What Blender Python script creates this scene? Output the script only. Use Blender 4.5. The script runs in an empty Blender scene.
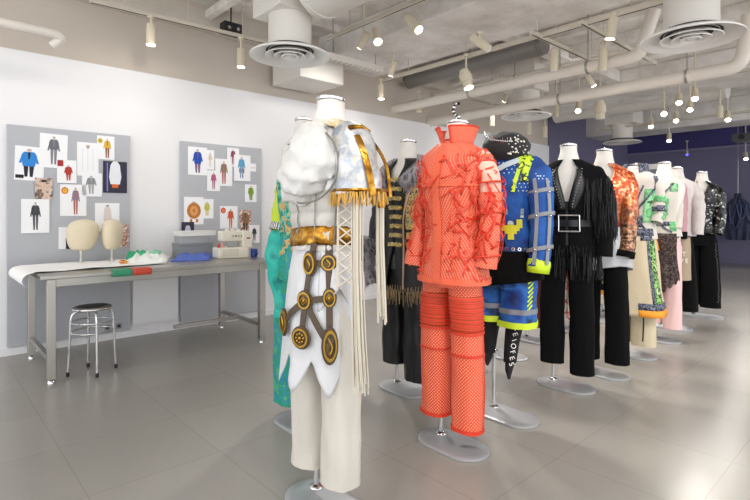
import bpy, bmesh, math, random
from mathutils import Vector, Matrix, noise, Quaternion

# ------------------------------------------------------------------ camera, world, exposure
sc = bpy.context.scene
COL = sc.collection
FPX, HOR, CAMZ = 500.0, 213.0, 1.22
cam_d = bpy.data.cameras.new('camera')
cam_d.sensor_width = 36.0
cam_d.lens = 24.0
cam_d.shift_y = -(250.0 - HOR) / 750.0
cam_d.clip_end = 60
cam = bpy.data.objects.new('camera', cam_d)
COL.objects.link(cam)
cam.location = (0, 0, CAMZ)
cam.rotation_euler = (math.pi / 2, 0, 0)
sc.camera = cam

world = bpy.data.worlds.new('world')
sc.world = world
world.use_nodes = True
wbg = world.node_tree.nodes['Background']
wbg.inputs[0].default_value = (0.97, 0.98, 1.0, 1)
wbg.inputs[1].default_value = 1.95
sc.view_settings.view_transform = 'Standard'
sc.view_settings.look = 'None'
sc.view_settings.gamma = 1.0
sc.view_settings.exposure = 0.3
sc.view_settings.use_curve_mapping = False
SPOT_W = 0.62        # overall multiplier of the track lamps

# ------------------------------------------------------------------ room frame
YAW = math.atan2(545.0, 500.0)                 # direction of the white wall, right of the view axis
U = Vector((math.sin(YAW), math.cos(YAW), 0))  # along the white wall, away from the camera
V = Vector((math.cos(YAW), -math.sin(YAW), 0)) # away from the white wall, into the room
A0 = Vector((-3.18, 4.236, 0))
ROOM_RZ = math.pi / 2 - YAW                    # local x = U, local y = -V
MAN_RZ = -YAW                                  # local x = V, local y = U (a mannequin faces -U)
def R(s, t, z=0.0):
    p = A0 + U * s + V * t
    return Vector((p.x, p.y, z))
def room(p):
    q = Vector((p[0], p[1], 0)) - A0
    return q.dot(U), q.dot(V)
def at_z(px, py, z):
    D = (z - CAMZ) * FPX / (HOR - py)
    return Vector(((px - 375.0) * D / FPX, D, z))
def at_d(px, py, D):
    return Vector(((px - 375.0) * D / FPX, D, CAMZ + (HOR - py) * D / FPX))
def on_wall(px, py, t=0.0):
    d = Vector(((px - 375.0) / FPX, 1.0, 0))
    k = (t + A0.dot(V)) / d.dot(V)
    p = d * k
    s, _ = room(p)
    return s, CAMZ + (HOR - py) * k / FPX

# ------------------------------------------------------------------ mesh builder
def catmull(pts, n):
    out = []
    m = len(pts)
    for i in range(m - 1):
        p0 = pts[max(i - 1, 0)]; p1 = pts[i]; p2 = pts[i + 1]; p3 = pts[min(i + 2, m - 1)]
        for k in range(n):
            t = k / n
            out.append(tuple(0.5 * ((2 * b) + (-a + c) * t + (2 * a - 5 * b + 4 * c - d) * t * t + (-a + 3 * b - 3 * c + d) * t ** 3)
                             for a, b, c, d in zip(p0, p1, p2, p3)))
    out.append(tuple(pts[-1]))
    return out

class MB:
    def __init__(s):
        s.v = []; s.f = []; s.m = []; s.uv = []; s.mi = 0
    def vert(s, p, uv=None):
        s.v.append((p[0], p[1], p[2])); s.uv.append(uv if uv else (p[0] + p[1], p[2])); return len(s.v) - 1
    def face(s, idx):
        s.f.append(tuple(idx)); s.m.append(s.mi)
    def box(s, c, d, rz=0.0, M=None):
        cx, cy, cz = c; dx, dy, dz = d[0] / 2, d[1] / 2, d[2] / 2
        b = len(s.v)
        for x in (-dx, dx):
            for y in (-dy, dy):
                for z in (-dz, dz):
                    p = Vector((x, y, z))
                    if rz: p.rotate(Matrix.Rotation(rz, 3, 'Z'))
                    if M is not None: p = M @ p
                    s.vert((cx + p.x, cy + p.y, cz + p.z))
        for q in ((0, 1, 3, 2), (4, 6, 7, 5), (0, 4, 5, 1), (2, 3, 7, 6), (0, 2, 6, 4), (1, 5, 7, 3)):
            s.face([b + i for i in q])
        return s
    def grid(s, rings, closed=False, cap0=False, cap1=False):
        b = len(s.v); n = len(rings[0])
        vlen = 0.0
        for j, r in enumerate(rings):
            if j: vlen += (Vector(rings[j][0]) - Vector(rings[j - 1][0])).length
            ul = 0.0
            for i, p in enumerate(r):
                if i: ul += (Vector(r[i]) - Vector(r[i - 1])).length
                s.vert(p, (ul, vlen))
        for j in range(len(rings) - 1):
            for i in range(n - 1):
                a = b + j * n + i
                s.face((a, a + 1, a + n + 1, a + n))
            if closed:
                a = b + j * n + n - 1; c = b + j * n
                s.face((a, c, c + n, a + n))
        for cap, j in ((cap0, 0), (cap1, len(rings) - 1)):
            if cap:
                idx = [b + j * n + i for i in range(n)]
                s.face(idx[::-1] if j == 0 else idx)
        return s
    def tube(s, path, rad, n=10, caps=True, flat=None, fold=None, seed=0.0):
        path = [Vector(p) for p in path]
        if not hasattr(rad, '__len__'): rad = [rad] * len(path)
        T = []
        for i in range(len(path)):
            a = path[max(i - 1, 0)]; c = path[min(i + 1, len(path) - 1)]
            T.append((c - a).normalized() if (c - a).length > 1e-9 else Vector((0, 0, 1)))
        ref = Vector((0, 1, 0)) if abs(T[0].y) < 0.9 else Vector((1, 0, 0))
        nx = (ref - T[0] * ref.dot(T[0])).normalized()
        rings = []
        for i, p in enumerate(path):
            nx = (nx - T[i] * nx.dot(T[i])).normalized()
            ny = T[i].cross(nx)
            r = rad[i]
            ra, rb = r if hasattr(r, '__len__') else (r, r * (flat or 1.0))
            ring = []
            for k in range(n):
                a = 2 * math.pi * k / n
                q = nx * math.cos(a) * rb + ny * math.sin(a) * ra
                if fold:
                    w = p + q
                    dn = noise.noise(Vector((w.x * fold[1], w.y * fold[1], w.z * fold[2] + seed))) * fold[0]
                    q = q * (1 + dn / max(ra, 1e-4))
                ring.append(p + q)
            rings.append(ring)
        return s.grid(rings, closed=True, cap0=caps, cap1=caps)
    def cyl(s, p0, p1, r0, r1=None, n=16):
        return s.tube([p0, p1], [r0, r0 if r1 is None else r1], n)
    def lathe(s, prof, c=(0, 0, 0), n=24, axis=None, rx=1.0, ry=1.0):
        rings = []
        Q = Vector((0, 0, 1)).rotation_difference(Vector(axis)) if axis is not None else None
        for r, z in prof:
            ring = []
            for k in range(n):
                a = 2 * math.pi * k / n
                p = Vector((r * math.cos(a) * rx, r * math.sin(a) * ry, z))
                if Q: p = Q @ p
                ring.append(p + Vector(c))
            rings.append(ring)
        loop = prof[0] == prof[-1]
        return s.grid(rings, closed=True, cap0=prof[0][0] > 2e-3 and not loop, cap1=prof[-1][0] > 2e-3 and not loop)
    def ellipsoid(s, c, r, n=20, m=12, nz=0.0, k=8.0, M=None, seed=0.0):
        rings = []
        for j in range(m + 1):
            ph = -math.pi / 2 + math.pi * j / m
            cr = max(math.cos(ph), 0.001)
            ring = []
            for i in range(n):
                a = 2 * math.pi * i / n
                d = Vector((cr * math.cos(a), cr * math.sin(a), math.sin(ph)))
                q = Vector((d.x * r[0], d.y * r[1], d.z * r[2]))
                if nz: q *= 1 + nz * noise.noise(Vector((d.x * k, d.y * k, d.z * k + seed)))
                if M is not None: q = M @ q
                ring.append(q + Vector(c))
            rings.append(ring)
        return s.grid(rings, closed=True)
    def prism(s, pts, z0, z1):
        n = len(pts); b = len(s.v)
        for z in (z0, z1):
            for p in pts: s.vert((p[0], p[1], z))
        s.face([b + i for i in range(n)][::-1]); s.face([b + n + i for i in range(n)])
        for i in range(n):
            j = (i + 1) % n
            s.face((b + i, b + j, b + n + j, b + n + i))
        return s
    def strap(s, pts, nrm, w, th):
        """flat strip through pts, lying across the normals nrm"""
        rings = []
        L = len(pts)
        for i, p in enumerate(pts):
            p = Vector(p); n = Vector(nrm[i]).normalized()
            t = (Vector(pts[min(i + 1, L - 1)]) - Vector(pts[max(i - 1, 0)])).normalized()
            sd = n.cross(t).normalized()
            ww = w[i] if hasattr(w, '__len__') else w
            rings.append([p + sd * ww / 2, p + sd * ww / 2 + n * th, p - sd * ww / 2 + n * th, p - sd * ww / 2])
        return s.grid(rings, closed=True, cap0=True, cap1=True)
    def build(s, name, mats, parent=None, loc=None, rz=0.0, smooth=True, bevel=0.0, solid=0.0, sub=0, label=None):
        me = bpy.data.meshes.new(name)
        me.from_pydata(s.v, [], s.f)
        if not isinstance(mats, (list, tuple)): mats = [mats]
        for m in mats: me.materials.append(m)
        uvl = me.uv_layers.new(name='UVMap')
        li = [0] * len(me.loops)
        me.loops.foreach_get('vertex_index', li)
        flat = []
        for i in li: flat.extend(s.uv[i])
        uvl.data.foreach_set('uv', flat)
        me.polygons.foreach_set('material_index', s.m)
        if smooth:
            me.polygons.foreach_set('use_smooth', [True] * len(me.polygons))
            me.set_sharp_from_angle(angle=math.radians(48))
        bm = bmesh.new(); bm.from_mesh(me)
        bmesh.ops.recalc_face_normals(bm, faces=bm.faces[:])
        bm.to_mesh(me); bm.free()
        me.update()
        o = bpy.data.objects.new(name, me)
        COL.objects.link(o)
        if parent is not None: o.parent = parent
        if loc is not None: o.location = loc
        if rz: o.rotation_euler = (0, 0, rz)
        if solid:
            md = o.modifiers.new('solid', 'SOLIDIFY'); md.thickness = solid; md.offset = 0
        if bevel:
            md = o.modifiers.new('bevel', 'BEVEL'); md.width = bevel; md.segments = 2; md.limit_method = 'ANGLE'
        if sub:
            md = o.modifiers.new('sub', 'SUBSURF'); md.levels = sub; md.render_levels = sub
        if label: o['label'] = label
        return o

def tag(o, label, cat, group=None):
    o['label'] = label; o['category'] = cat
    if group: o['group'] = group
    return o
def thing(name, label, cat, loc=(0, 0, 0), rz=0.0, group=None):
    o = bpy.data.objects.new(name, None); COL.objects.link(o)
    o.location = loc; o.rotation_euler = (0, 0, rz); o.empty_display_size = 0.1
    return tag(o, label, cat, group)
def struct(o):
    o['kind'] = 'structure'; return o
def nz3(p, k, seed=0.0):
    return noise.noise(Vector((p[0] * k + seed, p[1] * k + seed * 1.7, p[2] * k)))

# ------------------------------------------------------------------ materials
MATS = {}
def _new(name):
    m = bpy.data.materials.new(name); m.use_nodes = True
    nt = m.node_tree; b = nt.nodes['Principled BSDF']
    return m, nt, b
def srgb(h):
    c = [int(h[i:i + 2], 16) / 255 for i in (0, 2, 4)]
    return tuple((x / 12.92 if x <= 0.04045 else ((x + 0.055) / 1.055) ** 2.4) for x in c) + (1,)
def S(b, k, v):
    if k in b.inputs: b.inputs[k].default_value = v
def mat(name, hexc, rough=0.7, metal=0.0, bump=0.0, bscale=60.0, var=0.0, vscale=6.0, sheen=0.0, coat=0.0, alpha=None, trans=0.0, uvb=False):
    m, nt, b = _new(name)
    c = srgb(hexc)
    S(b, 'Base Color', c); S(b, 'Roughness', rough); S(b, 'Metallic', metal)
    if sheen: S(b, 'Sheen Weight', sheen)
    if coat: S(b, 'Coat Weight', coat); S(b, 'Coat Roughness', 0.1)
    if trans: S(b, 'Transmission Weight', trans)
    if alpha is not None: S(b, 'Alpha', alpha)
    tc = nt.nodes.new('ShaderNodeTexCoord')
    if var:
        n = nt.nodes.new('ShaderNodeTexNoise'); n.inputs['Scale'].default_value = vscale; n.inputs['Detail'].default_value = 4
        nt.links.new(tc.outputs['Object'], n.inputs['Vector'])
        r = nt.nodes.new('ShaderNodeValToRGB')
        r.color_ramp.elements[0].position = 0.3; r.color_ramp.elements[1].position = 0.7
        r.color_ramp.elements[0].color = tuple(x * (1 - var) for x in c[:3]) + (1,)
        r.color_ramp.elements[1].color = tuple(min(1, x * (1 + var * 0.6)) for x in c[:3]) + (1,)
        nt.links.new(n.outputs['Fac'], r.inputs['Fac']); nt.links.new(r.outputs['Color'], b.inputs['Base Color'])
    if bump:
        n2 = nt.nodes.new('ShaderNodeTexNoise'); n2.inputs['Scale'].default_value = bscale; n2.inputs['Detail'].default_value = 3
        nt.links.new(tc.outputs['Object'], n2.inputs['Vector'])
        bp = nt.nodes.new('ShaderNodeBump'); bp.inputs['Strength'].default_value = bump; bp.inputs['Distance'].default_value = 0.01
        nt.links.new(n2.outputs['Fac'], bp.inputs['Height']); nt.links.new(bp.outputs['Normal'], b.inputs['Normal'])
    return m
def mat_ramp(name, cols, tex='noise', scale=8.0, rough=0.6, metal=0.0, detail=3.0, const=True, bump=0.0, coat=0.0, stretch=(1, 1, 1), uv=False, rand=1.0):
    """pattern of several colours: noise patches, voronoi cells, or waves"""
    m, nt, b = _new(name)
    S(b, 'Roughness', rough); S(b, 'Metallic', metal)
    if coat: S(b, 'Coat Weight', coat)
    tc = nt.nodes.new('ShaderNodeTexCoord'); mp = nt.nodes.new('ShaderNodeMapping')
    mp.inputs['Scale'].default_value = stretch
    nt.links.new(tc.outputs['UV' if uv else 'Object'], mp.inputs['Vector'])
    if tex == 'noise':
        n = nt.nodes.new('ShaderNodeTexNoise'); n.inputs['Scale'].default_value = scale; n.inputs['Detail'].default_value = detail
        nt.links.new(mp.outputs[0], n.inputs['Vector']); fac = n.outputs['Fac']; lo, hi = 0.3, 0.7
    elif tex == 'vor':
        n = nt.nodes.new('ShaderNodeTexVoronoi'); n.inputs['Scale'].default_value = scale
        nt.links.new(mp.outputs[0], n.inputs['Vector'])
        sx = nt.nodes.new('ShaderNodeSeparateColor'); nt.links.new(n.outputs['Color'], sx.inputs[0]); fac = sx.outputs[0]; lo, hi = 0.0, 1.0
    else:
        n = nt.nodes.new('ShaderNodeTexWave'); n.inputs['Scale'].default_value = scale; n.inputs['Distortion'].default_value = detail
        if tex == 'wavez': n.bands_direction = 'Z' if not uv else 'Y'
        nt.links.new(mp.outputs[0], n.inputs['Vector']); fac = n.outputs['Fac']; lo, hi = 0.0, 1.0
    r = nt.nodes.new('ShaderNodeValToRGB'); cr = r.color_ramp
    cr.interpolation = 'CONSTANT' if const else 'LINEAR'
    k = len(cols)
    cr.elements[0].position = lo if not const else 0.0; cr.elements[0].color = srgb(cols[0])
    cr.elements[1].position = lo + (hi - lo) * (k - 1) / (k if const else k - 1); cr.elements[1].color = srgb(cols[-1])
    for i in range(1, k - 1):
        e = cr.elements.new(lo + (hi - lo) * i / (k if const else k - 1)); e.color = srgb(cols[i])
    nt.links.new(fac, r.inputs['Fac']); nt.links.new(r.outputs['Color'], b.inputs['Base Color'])
    if bump:
        bp = nt.nodes.new('ShaderNodeBump'); bp.inputs['Strength'].default_value = bump; bp.inputs['Distance'].default_value = 0.01
        nt.links.new(fac, bp.inputs['Height']); nt.links.new(bp.outputs['Normal'], b.inputs['Normal'])
    return m
def mat_net(name, line, base, k=55.0, w=0.3, rough=0.6, straight=False, dots=False):
    """lattice (diagonal net), grid or dots drawn in the cloth's UV"""
    m, nt, b = _new(name); S(b, 'Roughness', rough)
    N = nt.nodes.new; L = nt.links.new
    tc = N('ShaderNodeTexCoord'); sp = N('ShaderNodeSeparateXYZ'); L(tc.outputs['UV'], sp.inputs[0])
    def M(op, a, c=None):
        n = N('ShaderNodeMath'); n.operation = op
        for i, x in enumerate((a, c)):
            if x is None: continue
            if isinstance(x, (int, float)): n.inputs[i].default_value = x
            else: L(x, n.inputs[i])
        return n.outputs[0]
    if straight: a, c = sp.outputs[0], sp.outputs[1]
    else: a, c = M('ADD', sp.outputs[0], sp.outputs[1]), M('SUBTRACT', sp.outputs[0], sp.outputs[1])
    fa = M('FRACT', M('MULTIPLY', a, k)); fc = M('FRACT', M('MULTIPLY', c, k))
    if dots:
        g = M('MULTIPLY', M('GREATER_THAN', fa, 1 - w), M('GREATER_THAN', fc, 1 - w))
    else:
        g = M('MAXIMUM', M('LESS_THAN', fa, w), M('LESS_THAN', fc, w))
    mx = N('ShaderNodeMix'); mx.data_type = 'RGBA'
    L(g, mx.inputs[0]); mx.inputs[6].default_value = srgb(base); mx.inputs[7].default_value = srgb(line)
    L(mx.outputs[2], b.inputs['Base Color'])
    bp = N('ShaderNodeBump'); bp.inputs['Strength'].default_value = 0.5; bp.inputs['Distance'].default_value = 0.003
    L(g, bp.inputs['Height']); L(bp.outputs['Normal'], b.inputs['Normal'])
    return m
def mat_emit(name, hexc, strength):
    m, nt, b = _new(name)
    S(b, 'Base Color', srgb(hexc)); S(b, 'Emission Color', srgb(hexc)); S(b, 'Emission Strength', strength)
    return m

steel = mat('brushed_steel', 'b3b0aa', 0.32, 1.0, bump=0.05, bscale=40)
chrome = mat('chrome', 'd6d6d6', 0.15, 1.0)
base_metal = mat('satin_plate', 'b4b6b9', 0.42, 0.45)
white_cloth = mat('mannequin_cloth', 'e2ded8', 0.85, bump=0.15, bscale=200)
lampwhite = mat('lamp_housing_paint', 'd9cfb8', 0.45)
trackpaint = mat('track_paint', 'cdc5b6', 0.5)
ductpaint = mat('duct_paint', 'dedad3', 0.5, bump=0.1, bscale=12)
whitepaint = mat('white_enamel', 'ecebe8', 0.35)
dark = mat('black_plastic', '15151a', 0.5)
black = mat('black_wool', '070708', 0.95, bump=0.3, bscale=90)
black.node_tree.nodes['Principled BSDF'].inputs['Specular IOR Level'].default_value = 0.2
gold = mat_ramp('gold_foil', ['5e3a0c', '8f5f18', 'b98630', 'dcb45c'], 'noise', 22, 0.3, 0.85, const=False, bump=0.5)
lens_on = mat_emit('lamp_lens_lit', 'fff4e0', 14.0)
# ------------------------------------------------------------------ room shell
def floor_mat():
    m, nt, b = _new('floor_tiles'); N = nt.nodes.new; L = nt.links.new
    tc = N('ShaderNodeTexCoord'); mp = N('ShaderNodeMapping'); L(tc.outputs['Object'], mp.inputs[0])
    br = N('ShaderNodeTexBrick'); br.offset = 0.0; br.inputs['Scale'].default_value = 1.0
    br.inputs['Mortar Size'].default_value = 0.0022; br.inputs['Brick Width'].default_value = 0.6; br.inputs['Row Height'].default_value = 0.6
    br.inputs['Bias'].default_value = 0.0
    br.inputs['Color1'].default_value = srgb('a39f99'); br.inputs['Color2'].default_value = srgb('9f9b95'); br.inputs['Mortar'].default_value = srgb('928e88')
    L(mp.outputs[0], br.inputs['Vector'])
    n = N('ShaderNodeTexNoise'); n.inputs['Scale'].default_value = 0.8; n.inputs['Detail'].default_value = 8; n.inputs['Roughness'].default_value = 0.6; L(mp.outputs[0], n.inputs['Vector'])
    mx = N('ShaderNodeMix'); mx.data_type = 'RGBA'; mx.blend_type = 'MULTIPLY'; mx.inputs[0].default_value = 0.35
    rp = N('ShaderNodeValToRGB'); rp.color_ramp.elements[0].position = 0.0; rp.color_ramp.elements[1].position = 1.0
    rp.color_ramp.elements[0].color = (0.6, 0.59, 0.57, 1); rp.color_ramp.elements[1].color = (1, 1, 1, 1)
    L(n.outputs['Fac'], rp.inputs[0]); L(br.outputs['Color'], mx.inputs[6]); L(rp.outputs[0], mx.inputs[7]); L(mx.outputs[2], b.inputs['Base Color'])
    r2 = N('ShaderNodeMapRange'); r2.inputs[3].default_value = 0.27; r2.inputs[4].default_value = 0.27
    S(b, 'Roughness', 0.27)
    return m
def concrete_mat(name, hexa, hexb, bump=0.5):
    m, nt, b = _new(name); N = nt.nodes.new; L = nt.links.new
    S(b, 'Roughness', 0.8)
    tc = N('ShaderNodeTexCoord')
    n = N('ShaderNodeTexNoise'); n.inputs['Scale'].default_value = 2.2; n.inputs['Detail'].default_value = 9; n.inputs['Roughness'].default_value = 0.65
    L(tc.outputs['Object'], n.inputs['Vector'])
    r = N('ShaderNodeValToRGB'); r.color_ramp.elements[0].position = 0.32; r.color_ramp.elements[1].position = 0.62
    r.color_ramp.elements[0].color = srgb(hexa); r.color_ramp.elements[1].color = srgb(hexb)
    L(n.outputs['Fac'], r.inputs[0]); L(r.outputs[0], b.inputs['Base Color'])
    bp = N('ShaderNodeBump'); bp.inputs['Strength'].default_value = bump; bp.inputs['Distance'].default_value = 0.03
    L(n.outputs['Fac'], bp.inputs['Height']); L(bp.outputs['Normal'], b.inputs['Normal'])
    return m
wall_white = mat('white_wall_paint', 'eeeef0', 0.75)
wall_beige = mat('beige_wall_paint', 'cbc1b6', 0.8)
wall_violet = mat('violet_grey_wall_paint', '75728e', 0.7)
wall_violet_dark = mat('dark_violet_paint', '45427a', 0.8)
concrete = concrete_mat('painted_concrete', 'cdc7bf', 'f4f1ec')
concrete_beam = concrete_mat('painted_concrete_beam', 'cfcac3', 'f2efec', 0.35)
floor_m = floor_mat()

CEIL = 3.45
SFAR = 13.45
SW = on_wall(549, 213)[0]      # the white paint ends here
TMAX = 9.5
def room_box(name, s0, s1, t0, t1, z0, z1, m, bevel=0.0):
    mb = MB(); mb.box((0, 0, 0), (s1 - s0, t1 - t0, z1 - z0))
    o = mb.build(name, m, None, R((s0 + s1) / 2, (t0 + t1) / 2, (z0 + z1) / 2), ROOM_RZ, smooth=False, bevel=bevel)
    return o
struct(room_box('floor', -4, SFAR + .2, -.2, TMAX, -0.1, 0, floor_m))
struct(room_box('ceiling', -4, SFAR + .2, -.2, TMAX, CEIL, CEIL + .12, concrete))
struct(room_box('wall_left', -4, SW, -0.16, 0, 0, 2.63, wall_white))
struct(room_box('wall_left_upper', -4, SW, -0.16, -0.03, 2.63, CEIL, wall_beige))
struct(room_box('wall_left_end', SW, SFAR, -0.16, 0, 0, CEIL, wall_violet))
struct(room_box('wall_far', SFAR, SFAR + .15, -.16, TMAX, 0, 2.78, wall_violet))
struct(room_box('wall_far_upper', SFAR, SFAR + .15, -.16, TMAX, 2.78, CEIL, wall_violet_dark))
struct(room_box('trim_1', SFAR - .06, SFAR, 0.0, TMAX, 2.75, 2.79, mat('rail_violet', '8886a0', 0.5)))
struct(room_box('baseboard_left', -4, SW, 0.0, 0.012, 0, 0.065, wall_white))
struct(room_box('baseboard_far', SFAR - .012, SFAR, 0.0, TMAX, 0, 0.06, mat('baseboard_grey', '6c6a7c', 0.6)))
struct(room_box('trim_2', -4, 8.0, -0.03, 0.10, 3.19, CEIL, concrete_mat('ledge_paint', 'c8bfb4', 'd6cec4', 0.15)))
# concrete downstand beams across the room
struct(room_box('trim_3', 3.25, 4.3, -0.03, TMAX, 3.15, CEIL, concrete_beam, 0.015))
struct(room_box('trim_4', 7.6, 8.6, -0.03, TMAX, 3.12, CEIL, concrete_beam, 0.015))
struct(room_box('trim_5', 11.0, 11.8, -0.03, TMAX, 2.98, CEIL, concrete_beam, 0.015))
for i, s0 in enumerate((5.1, 5.9, 6.7)):
    struct(room_box('trim_%d' % (6 + i), s0, s0 + .12, -0.03, TMAX, 3.3, CEIL, concrete, 0.01))
for i, t0 in enumerate((1.9, 4.3, 6.9)):
    struct(room_box('trim_%d' % (9 + i), 4.3, 7.6, t0, t0 + .2, 3.27, CEIL, concrete, 0.01))
struct(room_box('trim_12', -0.6, 0.5, -0.03, TMAX, 3.2, CEIL, concrete_beam, 0.015))
# wires and lathing grid in the concrete recess by the upper left
struct(room_box('trim_13', 0.5, 3.25, 0.55, 0.62, 3.36, CEIL, concrete, 0.005))
struct(room_box('trim_14', 1.75, 1.83, 0.1, 2.6, 3.3, 3.38, concrete, 0.005))

# ------------------------------------------------------------------ ceiling services
def duct(label, p0, p1, r, m=ductpaint, name='round_duct', seams=3, cat='duct'):
    p0 = Vector(p0); p1 = Vector(p1)
    t = thing(name, label, cat, p0)
    mb = MB(); d = p1 - p0
    mb.tube([Vector((0, 0, 0)), d], r, 32)
    mb.build('duct_body', m, t)
    for k in range(seams):
        q = d * ((k + .02) / max(seams - 1, 1) * 0.96)
        MB().tube([q - d.normalized() * .015, q + d.normalized() * .015], r + .008, 32).build('duct_seam', m, t)
    return t
def diffuser(label, c, dia=.70, neck=.25, m=whitepaint):
    t = thing('ceiling_diffuser', label, 'air diffuser', c, 0, 'round ceiling air diffusers')
    R0 = dia / 2
    MB().lathe([(R0, 0.0), (R0, .012), (R0 * .92, .03), (R0 * .62, .055), (R0 * .60, .05), (R0 * .88, .018), (R0 * .95, 0.0), (R0, 0.0)], n=48).build('outer_rim', m, t)
    MB().lathe([(0.001, .06), (R0 * .62, .055), (R0 * .62, .075), (0.001, .08)], n=40).build('back_plate', dark, t)
    for f, z in ((.60, .012), (.38, .008), (.2, .004)):
        MB().lathe([(R0 * f, z - .008), (R0 * f + .006, z), (R0 * f * .72, z + .04), (R0 * f * .70, z + .036), (R0 * f * .93, z - .004), (R0 * f, z - .008)], n=40).build('cone_ring', m, t)
    MB().lathe([(.001, -.004), (R0 * .1, 0), (R0 * .1, .05), (.001, .05)], n=20).build('centre_cap', m, t)
    MB().lathe([(R0 * .54, .05), (R0 * .54, .05 + neck), (R0 * .52, .05 + neck), (R0 * .52, .05), (R0 * .54, .05)], n=40).build('neck', ductpaint, t)
    return t
d1 = at_z(290, 57, 2.6); d2 = at_z(691, 40, 2.6); d3 = at_z(526, 117, 2.6); d4 = at_z(622, 143, 2.6)
diffuser('white round air diffuser on the ceiling nearest the white wall, beside the square duct', d1, .70, .3)
diffuser('large white round air diffuser at the top right over the mannequins', d2, .72, .4)
diffuser('white round air diffuser above the black hat, lower than the two long pipes', d3, .70, .3)
diffuser('farthest round air diffuser, dim against the dark violet wall', d4, .70, .3, ductpaint)
def duct_box(label, s0, s1, t0, t1, z0, z1, m=ductpaint, name='rectangular_duct'):
    o = room_box(name, s0, s1, t0, t1, z0, z1, m, .012)
    return tag(o, label, 'duct')
s1_, t1_ = room(d1)
duct_box('square plenum duct rising from the round diffuser nearest the white wall', s1_ - .23, s1_ + .23, t1_ - .25, t1_ + .2, 2.95, 3.44)
duct_box('pale rectangular duct end against the wall behind the nearest round diffuser', 2.62, 3.24, 0.03, .62, 2.74, 3.1)
s2_, t2_ = room(d2)
duct_box('square plenum duct over the large round diffuser at top right', s2_ - .25, s2_ + .25, t2_ - .25, t2_ + .5, 3.05, 3.44)
s3_, t3_ = room(d3)
duct_box('rectangular duct feeding the diffuser above the black hat', s3_ - .2, s3_ + .2, t3_ - .25, t3_ + .25, 2.95, 3.44)
s4_, t4_ = room(d4)
duct_box('rectangular duct over the farthest round diffuser', s4_ - .25, s4_ + .25, t4_ - .25, t4_ + .3, 2.95, 3.44)
duct('wide round cream duct crossing the ceiling at top centre', R(s1_ + .1, t1_ + .3, 3.14), R(s1_ + .1, 7.0, 3.14), .26, seams=3)
duct('dark insulated round duct hanging before the violet far wall', R(10.3, 5.3, 2.86), R(10.3, 6.6, 2.86), .2, mat('dark_duct_wrap', '5d5c5c', .5, .3, bump=.5, bscale=14), 'insulated_duct', 4)
duct('large pale round duct sloping behind the diffuser above the black hat', R(9.0, .3, 3.23), R(9.0, 3.2, 3.23), .19, ductpaint, 'round_duct', 3)
duct('grey bare duct high in the recess behind the middle track', R(4.9, .1, 3.2), R(4.9, 2.3, 3.2), .12, mat('grey_duct_metal', '8d8a86', .45, .5), 'round_duct', 3)

# pipes
def along(p, px):
    """point on the horizontal line through p along V that shows at pixel column px"""
    k = (px - 375.0) / FPX
    t = (k * p.y - p.x) / (V.x - k * V.y)
    return p + V * t
pipe_m = mat('pipe_paint', 'e2dbd1', .4)
def pipe(label, pts, r, straps=()):
    pts = [Vector(p) for p in pts]
    o0 = pts[0]
    t = thing('ceiling_pipe', label, 'pipe', o0)
    q = [p - o0 for p in pts]
    path = []
    for i, p in enumerate(q):
        if 0 < i < len(q) - 1:
            a = p + (q[i - 1] - p).normalized() * min(.14, (q[i - 1] - p).length * .45)
            c = p + (q[i + 1] - p).normalized() * min(.14, (q[i + 1] - p).length * .45)
            for k in range(7):
                u = k / 6; path.append(a * (1 - u) ** 2 + p * 2 * u * (1 - u) + c * u * u)
        else: path.append(p)
    MB().tube(path, r, 20).build('pipe_body', pipe_m, t)
    for sp in straps:
        c = Vector(sp) - o0
        MB().tube([c - V * .012, c + V * .012], r + .006, 20).build('pipe_clamp', steel, t)
        top = CEIL - sp.z
        MB().cyl(c + Vector((0, 0, r)), c + Vector((0, 0, top)), .006, n=6).build('hanger_rod', steel, t)
    return t
pA = at_d(396, 109, 7.42)
pA1 = along(pA, 638)
pipe('long cream pipe from the white wall ending in an elbow below the large diffuser', [pA - V * .06, pA1, pA1 + Vector((0, 0, .12)) + V * .05, pA1 + Vector((.0, 0, .42)) + V * .15], .062,
     [along(pA, 470), along(pA, 588)])
pB = at_d(430, 122, 7.98)
pB1 = along(pB, 742)
pipe('longer cream pipe behind the first, running on to the right edge of the photo', [pB - V * .06, pB1, pB1 + Vector((0, 0, .5)) + V * .06], .068,
     [along(pB, 560), along(pB, 687)])
pC = at_z(470, 99, 2.95)
pipe('thin cream conduit on the ceiling between the two long pipes and the recess', [R(5.55, .02, 3.1), R(5.55, 5.5, 3.1)], .022, [R(5.55, 1.5, 3.1)])
# pipe at the top left corner
e0 = at_z(66, 36, 2.66)
pipe('short white pipe with an elbow at the top left over the pinboard', [e0 - U * 1.9, e0, e0 + Vector((-.10, -.02, -.09))], .035, [e0 - U * .5])

# lighting tracks
def track(label, p, q, rods=2, h=.035):
    p = Vector(p); q = Vector(q); d = q - p
    t = thing('lighting_track', label, 'lighting track', p)
    ang = math.atan2(d.y, d.x)
    mb = MB(); mb.box((0, 0, 0), (d.length, .036, h))
    b = mb.build('track_rail', trackpaint, t, d / 2, ang, smooth=False, bevel=.003)
    g = MB(); g.box((0, 0, 0), (d.length - .02, .010, .004)); g.build('track_slot', dark, t, d / 2 - Vector((0, 0, h / 2)), ang, smooth=False)
    for k in range(rods):
        c = d * ((k + .5) / rods)
        MB().cyl(c, c + Vector((0, 0, CEIL - p.z)), .005, n=6).build('hanger_rod', trackpaint, t)
    return t
T1z = 3.02
def line_v(s, z, px):
    return along(R(s, 0, z), px)
sT1 = room(at_z(325, 40, T1z))[0]
track('track rail at top centre beside the wide round duct', line_v(sT1, T1z, 327), line_v(sT1, T1z, 520), 3)
sT2 = room(at_z(395, 77, 2.98))[0]
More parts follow.
